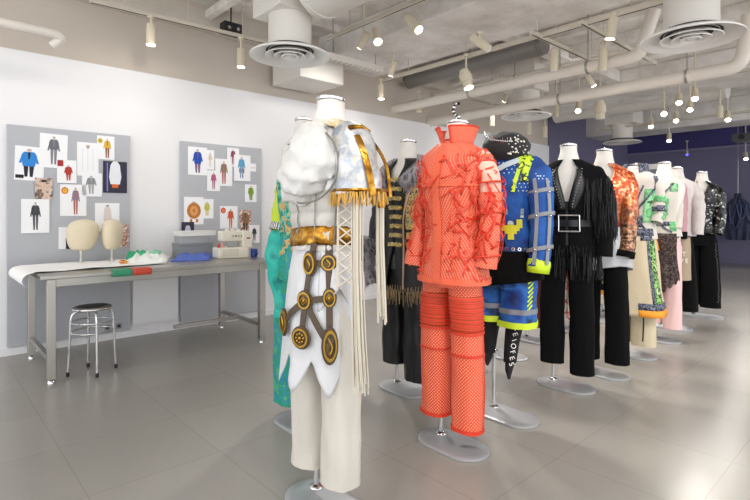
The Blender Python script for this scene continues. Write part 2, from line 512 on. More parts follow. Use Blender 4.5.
track('long cream track rail starting above the fringed white outfit, running up to the right', line_v(sT2, 2.98, 384), line_v(sT2, 2.98, 690), 4, .05)
a = at_z(528, 31, 2.96) + U * .06
track('short track rail branching off towards the far wall, left of its pair', a, a + U * 1.75, 2)
a = at_z(578, 20, 2.96) + U * .06
track('short track rail branching off towards the far wall, right of its pair', a, a + U * 1.9, 2)
tw_ = [room(at_z(151, 45, 2.78)), room(at_z(241, 67, 2.74))]
slope_ = (tw_[1][1] - tw_[0][1]) / (tw_[1][0] - tw_[0][0])
track('track rail over the table, close under the beige ledge', R(tw_[0][0] - .5, tw_[0][1] - .5 * slope_, 3.06), R(tw_[1][0] + .3, tw_[1][1] + .3 * slope_, 3.06), 3)
sT3 = 7.0
track('track rail behind the two long pipes', R(sT3, .5, 2.98), R(sT3, 7.5, 2.98), 5)
track('track rail farther back with a row of lit lamps', R(9.6, .9, 2.9), R(9.6, 8.5, 2.9), 4)
# perforated strut
a = at_z(326, 58, 2.95); st = thing('perforated_strut', 'perforated metal strut at top centre joining the duct and the long track', 'metal strut', a, ROOM_RZ)
MB().box((.42, 0, 0), (.86, .09, .012)).box((.42, .045, .03), (.86, .008, .06)).box((.42, -.045, .03), (.86, .008, .06)).build('channel', ductpaint, st, smooth=False)
mb = MB()
for k in range(11):
    for y in (-.022, .022): mb.cyl((.05 + k * .075, y, -.009), (.05 + k * .075, y, -.005), .009, n=8)
mb.build('punched_holes', dark, st)
MB().cyl((.1, 0, .01), (.1, 0, .49), .006, n=6).cyl((.75, 0, .01), (.75, 0, .49), .006, n=6).build('hanger_rod', steel, st)
# black ceiling box
a = at_z(231, 29, 3.19); bb = thing('black_junction_box', 'black box fixed at the ledge above the white wall', 'ceiling box', a, ROOM_RZ)
MB().box((0, 0, -.005), (.2, .12, .12)).build('housing', dark, bb, smooth=False, bevel=.006)
for x_ in (-.05, .05): MB().cyl((x_, -.061, -.01), (x_, -.068, -.01), .018, n=14).build('dial', chrome, bb)
MB().cyl((0, 0, .05), (0, 0, .25), .008, n=8).build('hanger_rod', dark, bb)
# projector-like box at right edge
a = at_z(744, 138, 2.75); pr = thing('ceiling_projector', 'dark boxy projector hanging at the far right under the ceiling', 'projector', a, ROOM_RZ)
MB().box((0, 0, 0), (.4, .34, .16)).build('housing', mat('projector_grey', '55555c', .5), pr, smooth=False, bevel=.015)
MB().cyl((-.2, 0, 0), (-.24, 0, 0), .05, n=18).build('lens_ring', dark, pr)
MB().cyl((0, 0, .08), (0, 0, CEIL - 2.75 - .0), .015, n=8).build('mounting_pole', dark, pr)

# ------------------------------------------------------------------ track lamps, each with its own light
def lamp(label, p, target, mount_z, L=.2, r=.043, watt=0.0, cone=70, lit=True, big=False, blend=.8, colour=(1, .96, .9), lens=None, far_rod=False):
    """p = lens centre, target = point it aims at"""
    p = Vector(p); t = thing('track_spotlight', label, 'ceiling spotlight', p, 0, 'cylindrical spotlights on the ceiling tracks')
    d = (Vector(target) - p).normalized()
    MB().lathe([(r * .88, .004), (r, 0), (r, L * .9), (r * .9, L), (.0005, L)], axis=-d, n=20).build('housing', lampwhite, t)
    MB().lathe([(.0005, -.003), (r * .84, -.003), (r * .84, .002), (.0005, .002)], axis=-d, n=20).build('lamp_lens', (lens or lens_on) if lit else whitepaint, t)
    c = -d * (L * .55)
    top = Vector((c.x, c.y, max(mount_z - p.z - .01, c.z + .02)))
    if far_rod: top = Vector((c.x, c.y, CEIL - p.z - .012))
    MB().cyl(c, top, .011, n=8).box((top.x, top.y, top.z - .0), (.05, .05, .022)).build('swivel_arm', lampwhite, t)
    if big:
        MB().lathe([(r * 1.25, L * .35), (r * 1.25, L * .8), (r, L * .82), (r, L * .33), (r * 1.25, L * .35)], axis=-d, n=20).build('heat_sink', lampwhite, t)
    if watt:
        ld = bpy.data.lights.new('spotlight_beam', 'SPOT'); ld.energy = watt * SPOT_W; ld.spot_size = math.radians(cone); ld.spot_blend = blend
        ld.shadow_soft_size = .06; ld.color = colour
        lo = bpy.data.objects.new('spotlight_beam', ld); COL.objects.link(lo); lo.parent = t
        lo.location = d * .02
        lo.rotation_euler = d.to_track_quat('-Z', 'Y').to_euler()
    return t
down = Vector((0, 0, -1))
def dn(px, py, z, off=(0, 0)):
    p = at_z(px, py, z); return p, p + Vector((off[0], off[1], -1))
# over the table and wall
p = at_z(151, 45, 2.78); TW = room(p)[1]
lamp('cream spotlight hanging straight down left above the grey pinboards', p, p + down, 3.05, .19, .042, 9, 110)
p = at_z(241, 67, 2.74)
lamp('cream spotlight hanging straight down just right of the black ceiling box', p, p + down, 3.05, .19, .042, 9, 110)
p = at_z(381, 99, 2.72)
lamp('cream spotlight hanging at the left end of the long track above the gold fringe', p, p + down, 2.98, .19, .042, 12, 120)
p = at_z(419, 112, 2.68)
lamp('cream spotlight low beside the left ends of the two pipes', p, p + down, 2.98, .19, .042, 0, 120, lit=False)
# wide pair on track 1
p = at_z(378, 42, 2.9)
lamp('tilted lit spotlight on the centre track, left of its pair', p, R(2.0, 3.2, .9), T1z, .22, .042, 140, 75)
p = at_z(419, 30, 2.9)
lamp('tilted lit spotlight on the centre track, right of its pair', p, R(2.8, 4.0, .9), T1z, .22, .042, 140, 75)
p = at_z(489, 50 - 1, 2.8)
lamp('tilted cream spotlight under the long track before the grey duct', p, R(4.2, 4.6, .9), 2.98, .22, .042, 60, 80, lit=False)
p = at_z(469, 88, 2.6)
lamp('large cream can spotlight pointing down above the red jacket', p, R(4.0, 2.8, 0), 2.98, .22, .055, 150, 90, big=True)
p = at_z(554, 71, 2.72)
lamp('cream spotlight standing upright in view under the left branch track', p, p + down, 2.96, .23, .042, 60, 100, lit=False)
p = at_z(610, 39, 2.78)
lamp('lit cream spotlight with a bright rim, under the right branch track', p, p + down - V * .2, 2.96, .23, .044, 110, 100)
p = at_z(603, 71, 2.66)
lamp('cream spotlight below and left of the lamp with the bright rim', p, p + down, 2.96, .23, .042, 60, 100, lit=False)
p = at_z(594, 86, 2.66)
lamp('small lit spotlight hooked in front of the first long pipe', p, R(6, 4, 0), 2.98, .16, .03, 90, 90)
# far lamps
far = [(492, 126, 2.62, 0, 'cream unlit spotlight left of the diffuser above the black hat'),
       (529, 134, 2.55, 0, 'cream unlit spotlight just under the diffuser above the black hat'),
       (545, 137, 2.55, 0, 'cream unlit spotlight right under the diffuser above the black hat'),
       (556, 117, 2.7, 0, 'cream unlit spotlight behind the diffuser, left of a lit one'),
       (578, 111, 2.72, 1, 'lit round spotlight over the black fringed suit'),
       (600, 119, 2.6, 0, 'large unlit can lamp over the orange sequin jacket'),
       (664, 114, 2.72, 1, 'brightest spotlight, glaring towards the camera'),
       (679, 103, 2.8, 1, 'lit spotlight above and right of the brightest one'),
       (676, 121, 2.72, 1, 'lit spotlight just below the brightest one'),
       (690, 110, 2.76, 1, 'small lit tilted spotlight right of the brightest one'),
       (651, 127, 2.72, 1, 'small lit tilted spotlight below left of the brightest one'),
       (695, 99, 2.72, 1, 'lit spotlight hanging under the clamp of the second long pipe'),
       (720, 118, 2.7, 0, 'unlit cream spotlight left of the lit one near the dark duct'),
       (728, 120, 2.7, 1, 'lit spotlight above the dark insulated duct'),
       (669, 141, 2.6, 1, 'small lit spotlight low before the violet wall'),
       (746, 159, 2.4, 1, 'lit spotlight at the right edge against the violet wall')]
for i, (px, py, z, lit, lb) in enumerate(far):
    p = at_z(px, py, z)
    glare = py == 114
    tgt = (Vector((0, 0, 1.0)) if glare else p + down * 1.0 + Vector((-.45, -.75, 0)) * (0.9 if lit else .0))
    big = px == 600
    mz = 2.95 if py < 130 else 2.97
    lamp(lb, p, tgt, mz, .26 if big else .19, .065 if big else .042, (55 if lit else 0) , 100, lit=bool(lit), big=big, far_rod=True)
p = at_z(687, 155, 2.62)
lamp('tiny blue glowing lamp before the violet wall', p, p + down + Vector((-.3, -.5, 0)), 2.97, .12, .03, 0, 60, True, lens=mat_emit('blue_lens', '2a35ff', 8))
# lamps mostly above or beside the frame; the wall-washing ones are added fill
near = [(R(-.9, 1.3, 2.95), R(-.3, 0, 1.5), 30, 100, 'added fill spotlight above the frame washing the left end of the white wall'),  # this and the next two: fill lamps added to wash the wall
        (R(1.0, 1.3, 2.95), R(1.0, 0, 1.6), 30, 100, 'added fill spotlight above the frame washing the first pinboard'),
        (R(2.9, 1.3, 2.95), R(2.9, 0, 1.6), 30, 100, 'added fill spotlight washing the second pinboard'),
        (R(-.2, 4.3, 2.95), R(1.1, 4.0, .9), 60, 70, 'spotlight above the camera aimed at the white and gold outfit'),
        (R(.2, 5.4, 2.95), R(1.8, 4.3, .9), 170, 70, 'spotlight above the camera aimed at the red outfit'),
        (R(1.6, 6.4, 2.95), R(3.2, 4.6, .9), 170, 75, 'spotlight right above the frame aimed at the blue jacket'),
        (R(3.4, 6.6, 2.95), R(4.8, 4.8, .9), 170, 75, 'spotlight right above the frame aimed at the black suit'),
        (R(5.4, 6.8, 2.95), R(6.6, 5.0, .9), 150, 75, 'spotlight right of the frame aimed at the pastel jackets'),
        (R(3.75, .9, 2.9), R(3.9, 0, 1.5), 26, 100, 'added spotlight brightening the white wall behind the black military jacket'),  # this and the next: extra lamps in view, added to brighten the wall
        (R(6.2, .9, 2.95), R(6.2, 0, 1.5), 26, 100, 'added spotlight brightening the white wall behind the black hat')]
for p, tg, w, cone, lb in near:
    lamp(lb, p, tg, CEIL - .02, .18, .036, w, cone)
# ------------------------------------------------------------------ pinboards and papers
board_m = mat('board_grey', 'b7bac0', .8, bump=.05, bscale=200)
def board(label, pxa, pxb):
    sa = on_wall(pxa, 150, .04)[0]; sb = on_wall(pxb, 150, .04)[0]
    o = room_box('pinboard', sa, sb, 0.014, .04, .075, 1.975, board_m, .002)
    return tag(o, label, 'pinboard', 'grey pinboards on the white wall'), sa, sb
board('tall grey pinboard at the left, behind the two head forms', 7, 130)
board('tall grey pinboard at the right, behind the sewing machine', 180.5, 261.5)
PMAT = {}
def pm(h):
    if h not in PMAT: PMAT[h] = mat('print_' + h, h, .7)
    return PMAT[h]
paper_m = mat('white_paper', 'f6f7fa', .7)
photo_m = {}
def figure(mb, mats, cx, cz, h, w, top, legs, kind):
    """small printed fashion figure; local x across, z up, front -y"""
    def idx(c):
        m = pm(c)
        if m not in mats: mats.append(m)
        return mats.index(m)
    def poly(pts, c, y):
        mb.mi = idx(c); n = len(pts); b = len(mb.v)
        for yy in (y, y - .0006):
            for p in pts: mb.vert((cx + p[0] * w, yy, cz + p[1] * h))
        mb.face([b + i for i in range(n)]); mb.face([b + n + i for i in range(n)])
        for i in range(n): mb.face((b + i, b + (i + 1) % n, b + n + (i + 1) % n, b + n + i))
    y = -.0012
    head = [(.12 * math.cos(a * math.pi / 5), .43 + .05 * math.sin(a * math.pi / 5)) for a in range(10)]
    if kind != 'dress': poly(head, 'c9b7ac' if kind != 'grey' else 'b9b9b9', y)
    if kind in ('coat', 'grey', 'suit'):
        low = -.12 if kind == 'coat' else .02
        poly([(-.22, .37), (.22, .37), (.36, .24), (.28, low), (-.28, low), (-.36, .24)], top, y)
        poly([(-.30, .32), (-.22, .36), (-.34, -.02), (-.46, -.02)], top, y - .0003)
        poly([(.30, .32), (.22, .36), (.34, -.02), (.46, -.02)], top, y - .0003)
        poly([(-.24, low), (-.02, low), (-.05, -.48), (-.18, -.48)], legs, y)
        poly([(.24, low), (.02, low), (.06, -.48), (.19, -.48)], legs, y)
        poly([(-.07, .36), (.07, .36), (.03, .12), (-.03, .12)], legs, y - .0006)
    elif kind == 'dress':
        poly([(-.12, .42), (.12, .42), (.26, .30), (.34, -.1), (.26, -.34), (-.26, -.34), (-.34, -.1), (-.26, .30)], top, y)
        poly([(-.2, -.34), (.2, -.34), (.16, -.46), (-.16, -.46)], legs, y - .0003)
    elif kind == 'round':
        poly([(.42 * math.cos(a * math.pi / 8), .42 * math.sin(a * math.pi / 8)) for a in range(16)], top, y)
        poly([(.24 * math.cos(a * math.pi / 8), .26 * math.sin(a * math.pi / 8)) for a in range(16)], legs, y - .0003)
        poly([(.08 * math.cos(a * math.pi / 6), .1 * math.sin(a * math.pi / 6)) for a in range(12)], top, y - .0006)
    elif kind == 'line':
        for xx in (-.3, 0, .3): poly([(xx - .01, -.4), (xx + .01, -.4), (xx + .01, .35), (xx - .01, .35)], legs, y)
        poly([(-.06, .42), (.06, .42), (.06, .36), (-.06, .36)], top, y)
def poly_rect(mb, mats, c, x0, x1, z0, z1, y):
    m = pm(c)
    if m not in mats: mats.append(m)
    mb.mi = mats.index(m); mb.box(((x0 + x1) / 2, y, (z0 + z1) / 2), (x1 - x0, .0006, z1 - z0))
def sheet(px0, px1, py0, py1, label, figs=(), rects=(), bg=None, tilt=0.0, off=.0425, name='pinned_sketch', cat='sketch'):
    cx, cy = (px0 + px1) / 2, (py0 + py1) / 2
    s0, _ = on_wall(px0, cy, off); s1, _ = on_wall(px1, cy, off)
    sc_, zt = on_wall(cx, py0, off); _, zb = on_wall(cx, py1, off)
    w, h = s1 - s0, zt - zb
    mb = MB(); mats = [bg or paper_m]
    mb.box((0, 0, 0), (w, .0012, h))
    for (fx, fz, fh, fw, top, legs, kind) in figs: figure(mb, mats, fx * w, fz * h, fh * h, fw * w, top, legs, kind)
    for (x0, x1, z0, z1, c) in rects: poly_rect(mb, mats, c, x0 * w, x1 * w, z0 * h, z1 * h, -.0011)
    o = mb.build(name, mats, None, R((s0 + s1) / 2, off, (zt + zb) / 2), ROOM_RZ, smooth=False)
    if tilt: o.rotation_euler = (0, tilt, ROOM_RZ)
    return tag(o, label, cat, 'sheets pinned to the grey boards')
face_m = mat_ramp('portrait_print', ['6b5a50', 'c9ab98', 'e0cbbb', '4a3b37', 'b98f7a'], 'noise', 14, .6, const=False)
tan_m = mat_ramp('tan_print', ['3c3a52', 'd8b9a6', 'b07a6a', 'e9d9cc', '2b2d3c'], 'noise', 16, .6)
violet_m = mat('dark_violet_print', '2d2b40', .6)
sheet(14.5, 44, 146.5, 180.5, 'drawing of a figure in a bright blue coat, leftmost on the left board', [(-.02, .02, .86, .75, '2a86d8', '20242e', 'coat')], [(-.46, -.18, -.44, -.34, '1d1d20')], tilt=.03, off=.0425)
sheet(39.5, 67.5, 134, 168, 'drawing of a figure in a grey suit at the top of the left board', [(0, .02, .86, .5, '6a6c74', '85878e', 'suit')], tilt=.02, off=.0455)
sheet(57, 76.5, 160, 183, 'small drawing of a figure in brick red with a red tag', [(.08, -.05, .7, .5, 'b1332a', 'b84638', 'coat')], [(-.48, -.18, .22, .48, 'a52a30')], off=.0485)
sheet(77, 98.5, 142.5, 176, 'nearly blank sheet with faint vertical lines on the left board', [(0, 0, .9, .8, '6d6d72', 'cfcfd4', 'line')], off=.0425)
sheet(97, 114.5, 136, 159.5, 'drawing of a figure in yellow with a yellow flower beside it', [(.08, -.02, .85, .5, 'dfb32c', '8a5a3c', 'suit'), (-.32, .28, .25, .35, 'e2c93a', '8a8a3a', 'round')], off=.0455)
sheet(82, 102, 173, 196.5, 'small drawing of a figure in a grey jacket under the blank sheet', [(-.05, 0, .8, .6, '8d8f94', 'a9abb0', 'grey')], off=.0455)
sheet(103, 127, 161.5, 193, 'dark print with a white robed figure with an orange hem', [(0, .1, .95, .75, 'eceef4', 'e06a26', 'dress')], [(-.35, -.3, -.45, .45, '7f86d8')], bg=violet_m, off=.0425, name='pinned_print', cat='print')
sheet(35, 52.5, 178, 199, 'tan portrait print above the black and white sketch', [], [(-.12, .12, -.2, .3, 'd8bba8'), (-.14, .14, .3, .42, '3a2c28')], bg=face_m, off=.0515, name='pinned_print', cat='print')
sheet(21, 49.5, 199, 233, 'drawing of a black and white figure low on the left board', [(0, 0, .85, .42, '3f4048', '55565c', 'suit')], off=.0485)
sheet(60, 86.5, 184.5, 216, 'drawing of a patterned mauve suit with an orange flower', [(.08, -.02, .9, .36, '94798c', 'b26a58', 'suit'), (-.32, .3, .26, .32, 'd88424', 'f0c040', 'round')], off=.0455)
sheet(95, 119.5, 203, 231, 'drawing of a pale dress, just above the right head form', [(.0, .05, .8, .5, 'ded4cf', 'e8e2de', 'dress')], [(-.06, .06, .36, .42, '2a2a2e')], off=.0425)
sheet(58.5, 73, 227, 249, 'white sheet with a dark corner, behind the left head form', [], [(.0, .5, -.5, -.0, '2a3146')], off=.0425)
sheet(115, 128.5, 224.5, 247, 'tan and navy print at the right edge, behind the right head form', [], bg=tan_m, off=.0455, name='pinned_print', cat='print')
sheet(188, 207, 147, 175, 'drawing of a figure in a royal blue jacket on the right board', [(0, 0, .88, .6, '1d4fb0', '7a5a80', 'coat')])
sheet(206, 214.2, 150, 169.5, 'narrow sheet with a faint pale figure beside the royal blue one', [(0, 0, .8, .5, 'dcc9b4', 'e2d2c0', 'suit')], off=.0455)
sheet(207, 220, 170.5, 191, 'small drawing of a figure in a pink suit', [(0, 0, .85, .5, 'b8577a', 'a06a80', 'suit')], off=.0485)
sheet(215.2, 232.3, 159, 186, 'drawing of a figure in a grey and brown top with red trousers', [(0, 0, .88, .5, '8c7a66', 'b05a5a', 'suit')], off=.0455)
sheet(227, 239, 148, 166.5, 'small drawing of a figure in dark pink at the top of the right board', [(0, .02, .85, .5, '8d3a58', 'a06078', 'suit')], off=.0485)
sheet(234, 250.5, 155, 181, 'drawing of a figure in a light blue jacket and brown skirt', [(-.05, .02, .85, .5, '5aa2cc', '7d93b8', 'suit')], [(-.2, .12, -.18, -.02, '9a7a5a')], off=.0515)
sheet(249.5, 256, 163.5, 171.5, 'tiny blank tag beside the light blue drawing', [], [(-.4, .4, -.1, .0, 'd8c8b8')], off=.0485, name='pinned_tag', cat='tag')
sheet(245, 256.5, 184.5, 202, 'small drawing of a figure in green', [(0, 0, .85, .6, '7da32c', '6b8f2a', 'coat')])
sheet(184, 203.5, 197, 224.5, 'drawing of an ornate orange and black oval costume', [(.0, .0, .7, .85, 'c07a34', 'e0a060', 'round')], [(-.2, -.08, -.42, -.3, 'c8743c'), (.1, .22, -.42, -.3, 'c8743c')])
sheet(202.5, 213.5, 199, 218.5, 'small drawing of a figure in yellow green', [(-.1, 0, .75, .6, 'c6bb4a', 'd8cf70', 'coat')], off=.0455)
sheet(220, 237.5, 206, 228.5, 'drawing of an orange suit with a red flower', [(.1, -.05, .9, .42, 'cc5a34', 'd06a40', 'suit'), (-.32, .3, .3, .34, 'd84a2c', 'f0906a', 'round')])
sheet(239.5, 251, 210, 231, 'brown print of a costume above the sewing machine', [(0, 0, .95, .8, '8a6a50', '5a4436', 'coat')], bg=tan_m, name='pinned_print', cat='print', off=.0455)
sheet(249, 259.5, 225, 243, 'small drawing of a figure in charcoal, low on the right board', [(0, 0, .8, .5, '3c4048', '4a4e58', 'suit')], off=.0485)
sheet(181.5, 194, 222, 235, 'small dark photo with a pale mountain shape over the grey boxes', [(0, -.1, .8, .7, 'c9cbe0', 'e8e8f4', 'dress')], bg=violet_m, name='pinned_print', cat='print', off=.0455)

# ------------------------------------------------------------------ steel work table
TZ = .777
TB = R(.97, .6, 0)
tab = thing('work_table', 'long brushed steel work table in front of the grey pinboards', 'table', TB, ROOM_RZ)
# local: x = s-.97, y = -(t-.6)
def tl(s, t, z=0.0): return Vector((s - .97, -(t - .6), z))
S0, S1, TT0, TT1 = .12, 2.03, .13, 1.11
mb = MB(); mb.box(tl((S0 + S1) / 2, (TT0 + TT1) / 2, TZ - .015), (S1 - S0, TT1 - TT0, .03)); mb.build('table_top', steel, tab, smooth=False, bevel=.004)
for nm, c, d in (('apron', tl((S0 + S1) / 2, TT1 - .05, TZ - .06), (S1 - S0 - .1, .03, .06)), ('apron', tl((S0 + S1) / 2, TT0 + .05, TZ - .06), (S1 - S0 - .1, .03, .06)),
                 ('apron', tl(S0 + .12, (TT0 + TT1) / 2, TZ - .06), (.03, .8, .06)), ('apron', tl(S1 - .16, (TT0 + TT1) / 2, TZ - .06), (.03, .8, .06))):
    MB().box(c, d).build(nm, steel, tab, smooth=False, bevel=.003)
for s, t in ((.19, 1.07), (1.88, 1.07), (.19, .24), (1.88, .24)):
    lg = MB().box(tl(s, t, (TZ - .03) / 2 + .015), (.055, .055, TZ - .06)).build('leg', steel, tab, smooth=False, bevel=.004)
    MB().lathe([(.012, 0), (.026, 0), (.026, .012), (.012, .03)], c=tl(s, t), n=14).build('levelling_foot', chrome, lg)
for s in (.19, 1.88):
    MB().box(tl(s, .655, .17), (.035, .79, .035)).build('stretcher', steel, tab, smooth=False, bevel=.003)
MB().box(tl(1.55, .62, .17), (.64, .035, .035)).build('stretcher', steel, tab, smooth=False, bevel=.003)
# white wall board standing behind the table
tag(room_box('white_panel', on_wall(133, 300, .05)[0], on_wall(178, 300, .05)[0], .0425, .052, .12, .72, mat('panel_white', 'f2f3f5', .4)), 'glossy white panel leaning at the wall under the table', 'panel')
for k, (s, lb) in enumerate(((.82, 'small dark wall socket low on the left board, left one of its pair'), (.92, 'small dark wall socket low on the left board, right one of its pair'))):
    t_ = thing('wall_socket', lb, 'socket', R(s, .041, .13), ROOM_RZ)
    MB().box((0, -.004, 0), (.05, .008, .05)).build('cover_plate', mat('socket_plate', '8a8a8c', .5), t_, smooth=False, bevel=.002)
    MB().cyl((0, -.008, 0), (0, -.010, 0), .014, n=12).build('outlet', dark, t_)

# stool
sp = at_z(92.5, 372, 0)
st = thing('stool', 'round backless chrome stool with a dark round seat under the table edge', 'stool', (sp.x, sp.y, 0), .4)
H = .47
MB().lathe([(.001, H - .012), (.145, H - .012), (.150, H), (.145, H + .008), (.11, H + .012), (.001, H + .010)], n=36).build('seat', steel, st)
MB().lathe([(.001, H + .0125), (.10, H + .014), (.115, H + .012)], n=36).build('seat_pad', mat('dark_vinyl', '262729', .35), st)
MB().tube([(.150 * math.cos(a * math.pi / 18), .150 * math.sin(a * math.pi / 18), H - .004) for a in range(37)], .010, 8).build('seat_rim', chrome, st)
for k in range(4):
    a = k * math.pi / 2 + .3
    c, s_ = math.cos(a), math.sin(a)
    path = [(.09 * c, .09 * s_, H - .02), (.14 * c, .14 * s_, H - .03), (.162 * c, .162 * s_, H - .07), (.168 * c, .168 * s_, H - .16), (.185 * c, .185 * s_, .02)]
    lg = MB().tube(catmull(path, 4), .0105, 10).build('leg', chrome, st)
    MB().lathe([(.001, 0), (.014, 0), (.013, .03), (.001, .03)], c=(.186 * c, .186 * s_, 0), n=12).build('rubber_foot', dark, lg)
st.scale = (.88, .88, 1.06)
for z, r in ((.37, .158), (.30, .162)):
    MB().tube([(r * math.cos(a * math.pi / 18), r * math.sin(a * math.pi / 18), z) for a in range(37)], .0065, 8).build('foot_ring', chrome, st)

# ------------------------------------------------------------------ things on the table
def tabpt(px, py, z=TZ): return at_z(px, py, z)
# white paper lying along the table and rolling over the left end
pw = mat('roll_paper', 'f4f4f3', .6)
mb = MB(); rings = []
for i in range(46):
    f = i / 45
    if f < .3:
        u = f / .3
        ang = math.pi * .8 * (1 - u)
        cx = S0 + .0; rad = .055
        x = cx - .01 - math.sin(ang) * rad * 1.3; z = TZ + .004 - rad * (1 - math.cos(ang)) * 1.0
    else:
        u = (f - .3) / .7; x = S0 - .01 + u * .98; z = TZ + .004
    ring = []
    for j in range(18):
        v = j / 17
        t = .20 + v * (.72 - .08 * f)
        zz = z + (.006 + .006 * noise.noise(Vector((x * 5, t * 7, 2))) if f >= .3 else 0)
        ring.append(tl(x, t, zz))
    rings.append(ring)
mb.grid(rings); tag(mb.build('pattern_paper', pw, None, TB, ROOM_RZ, solid=.0015), 'long white pattern paper rolling over the left table end', 'paper')
def headform(label, px, py, rz):
    p = tabpt(px, py); t = thing('head_form', label, 'head form', p, rz, 'cream head forms on the table')
    MB().lathe([(.001, 0), (.05, 0), (.05, .006), (.014, .012), (.012, .07), (.016, .08), (.016, .115), (.001, .115)], n=24).build('metal_stand', chrome, t)
    m = mat('cream_head', 'd8ccb0', .55, bump=.04, bscale=120) if 'cream_head' not in bpy.data.materials else bpy.data.materials['cream_head']
    rings = []
    prof = [(0, .085), (.030, .087), (.055, .095), (.074, .12), (.086, .16), (.092, .20), (.088, .235), (.070, .262), (.040, .278), (.001, .284)]
    prof = catmull(prof, 4)
    for r, z in prof:
        ring = []
        for k in range(32):
            a = 2 * math.pi * k / 32
            back = .022 * max(0, (z - .12) / .15) * math.cos(a)
            ring.append((r * 1.14 * math.cos(a) + .02 * (z - .085) / .2 - (.018 if False else 0), r * .95 * math.sin(a), z))
        rings.append(ring)
    rings = [[(x * 1.22, y * 1.02, .085 + (z - .075) * 1.18) for x, y, z in r_] for r_ in rings]
    hd = MB().grid(rings, closed=True, cap0=True, cap1=True).build('head', m, t)
    t.scale = (1, 1, 1.17)
    return t
headform('cream head form on a metal stand, the left of two', 81, 263.5, .3)
headform('cream head form on a metal stand, the right of two', 112, 262, 1.9)

def crumple(name, label, pts, m, amp=.02, cat='cloth', h=.012, seed=0, res=22, group=None):
    """flat heap of cloth over a quadrilateral (s,t corners)"""
    (a, b, c, d) = [Vector(room(tabpt(*p))) for p in pts]
    ctr = (a + b + c + d) / 4
    rings = []
    for i in range(res):
        u = i / (res - 1); ring = []
        for j in range(res):
            v = j / (res - 1)
            e = min(u, 1 - u, v, 1 - v)
            q = a * (1 - u) * (1 - v) + b * u * (1 - v) + c * u * v + d * (1 - u) * v
            w = noise.noise(Vector((u * 3 + seed, v * 3, 0)))
            q2 = q + Vector((w, noise.noise(Vector((u * 3, v * 3 + seed, 5))))) * .03
            z = h * min(1, e * 8) + amp * max(0, min(1, e * 5)) * (.5 + noise.noise(Vector((u * 5 + seed, v * 5, 3))) + .5 * abs(noise.noise(Vector((u * 11, v * 11 + seed, 1)))))
            ring.append((q2.x - ctr.x, -(q2.y - ctr.y), .002 + max(0, z)))
        rings.append(ring)
    p = R(ctr.x, ctr.y, TZ)
    o = MB().grid(rings).build(name, m, None, p, ROOM_RZ, solid=.002)
    return tag(o, label, cat, group)
crumple('folded_cloth', 'crumpled white cloth with green scraps in the middle of the table', [(122, 264.5), (166, 263), (172, 257.8), (130, 259.5)], mat('white_silk', 'eef2ee', .5), .06, seed=3)
crumple('folded_cloth', 'crumpled blue cloth left of the sewing machine', [(170, 262), (210, 260.5), (213, 256), (178, 257.3)], mat('periwinkle_cloth', '5570c8', .6, var=.2), .04, seed=8)
crumple('cloth_scrap', 'green cloth scrap on the white cloth', [(126, 262), (146, 261), (148, 259), (130, 260)], mat('green_scrap', '2fae7c', .6), .03, seed=5, h=.06, cat='cloth scrap')
crumple('cloth_scrap', 'small red and yellow cloth scrap beside the right head form', [(119, 265), (127, 265), (127, 263), (120, 263)], mat_ramp('red_yellow', ['c8382c', 'd8b03a', 'c8382c'], 'noise', 20), .02, seed=6, cat='cloth scrap')
crumple('cloth_scrap', 'pale green cloth scrap lying by the blue cloth', [(148, 261), (160, 260), (162, 258.4), (151, 259)], mat('mint_scrap', '8fd3b0', .6), .03, seed=9, h=.06, cat='cloth scrap')
def flap(label, pxa, pxb, hexc, pya):
    pa = tabpt(pxa, pya); pb = tabpt(pxb, pya - .8)
    sa, _ = room(pa); sb, _ = room(pb); f = TT1
    rings = []
    for (t, z) in ((f - .10, TZ + .005), (f - .02, TZ + .005), (f + .004, TZ + .003), (f + .008, TZ - .02), (f + .008, TZ - .046)):
        rings.append([(sa + (sb - sa) * k / 8 - sa, -(t + .002 * math.sin(k * 1.7) - f), z - TZ) for k in range(9)])
    o = MB().grid(rings).build('cloth_flap', mat('flap_' + hexc, hexc, .7), None, R(sa, f, TZ), ROOM_RZ, solid=.0015)
    tag(o, label, 'cloth')
flap('green cloth strip hanging over the table front edge', 105, 126, '3f9a74', 269)
flap('red cloth strip hanging over the table front edge', 127, 147, 'd2533c', 268)
# grey boxes behind
def tbox(name, label, px0, px1, py_top, py_bot, t0, dep, m, cat, z0=TZ):
    s0 = on_wall(px0, py_bot, t0 + dep)[0]; s1 = on_wall(px1, py_bot, t0 + dep)[0]
    zt = on_wall((px0 + px1) / 2, py_top, t0 + dep)[1]
    t = thing(name, label, cat, R((s0 + s1) / 2, t0 + dep / 2, z0), ROOM_RZ)
    h = zt - z0
    MB().box((0, 0, h * .42), (s1 - s0, dep, h * .84)).build('box_body', m, t, smooth=False, bevel=.004)
    MB().box((0, 0, h * .92), (s1 - s0 + .008, dep + .008, h * .16)).build('lid', m, t, smooth=False, bevel=.004)
    return zt
zz = tbox('storage_box', 'flat grey box with a lid lying on the table against the right board', 180.5, 213, 243, 253, .16, .22, mat('box_grey', '8f9294', .5), 'box')
zz = tbox('storage_box', 'lighter grey flat box stacked on the grey box', 182, 210, 236, 243, .17, .20, mat('box_light', 'a9acaf', .5), 'box', zz)
tbox('paper_tray', 'white tray on top of the stacked grey boxes', 181, 216, 231, 236, .16, .2, whitepaint, 'tray', zz)
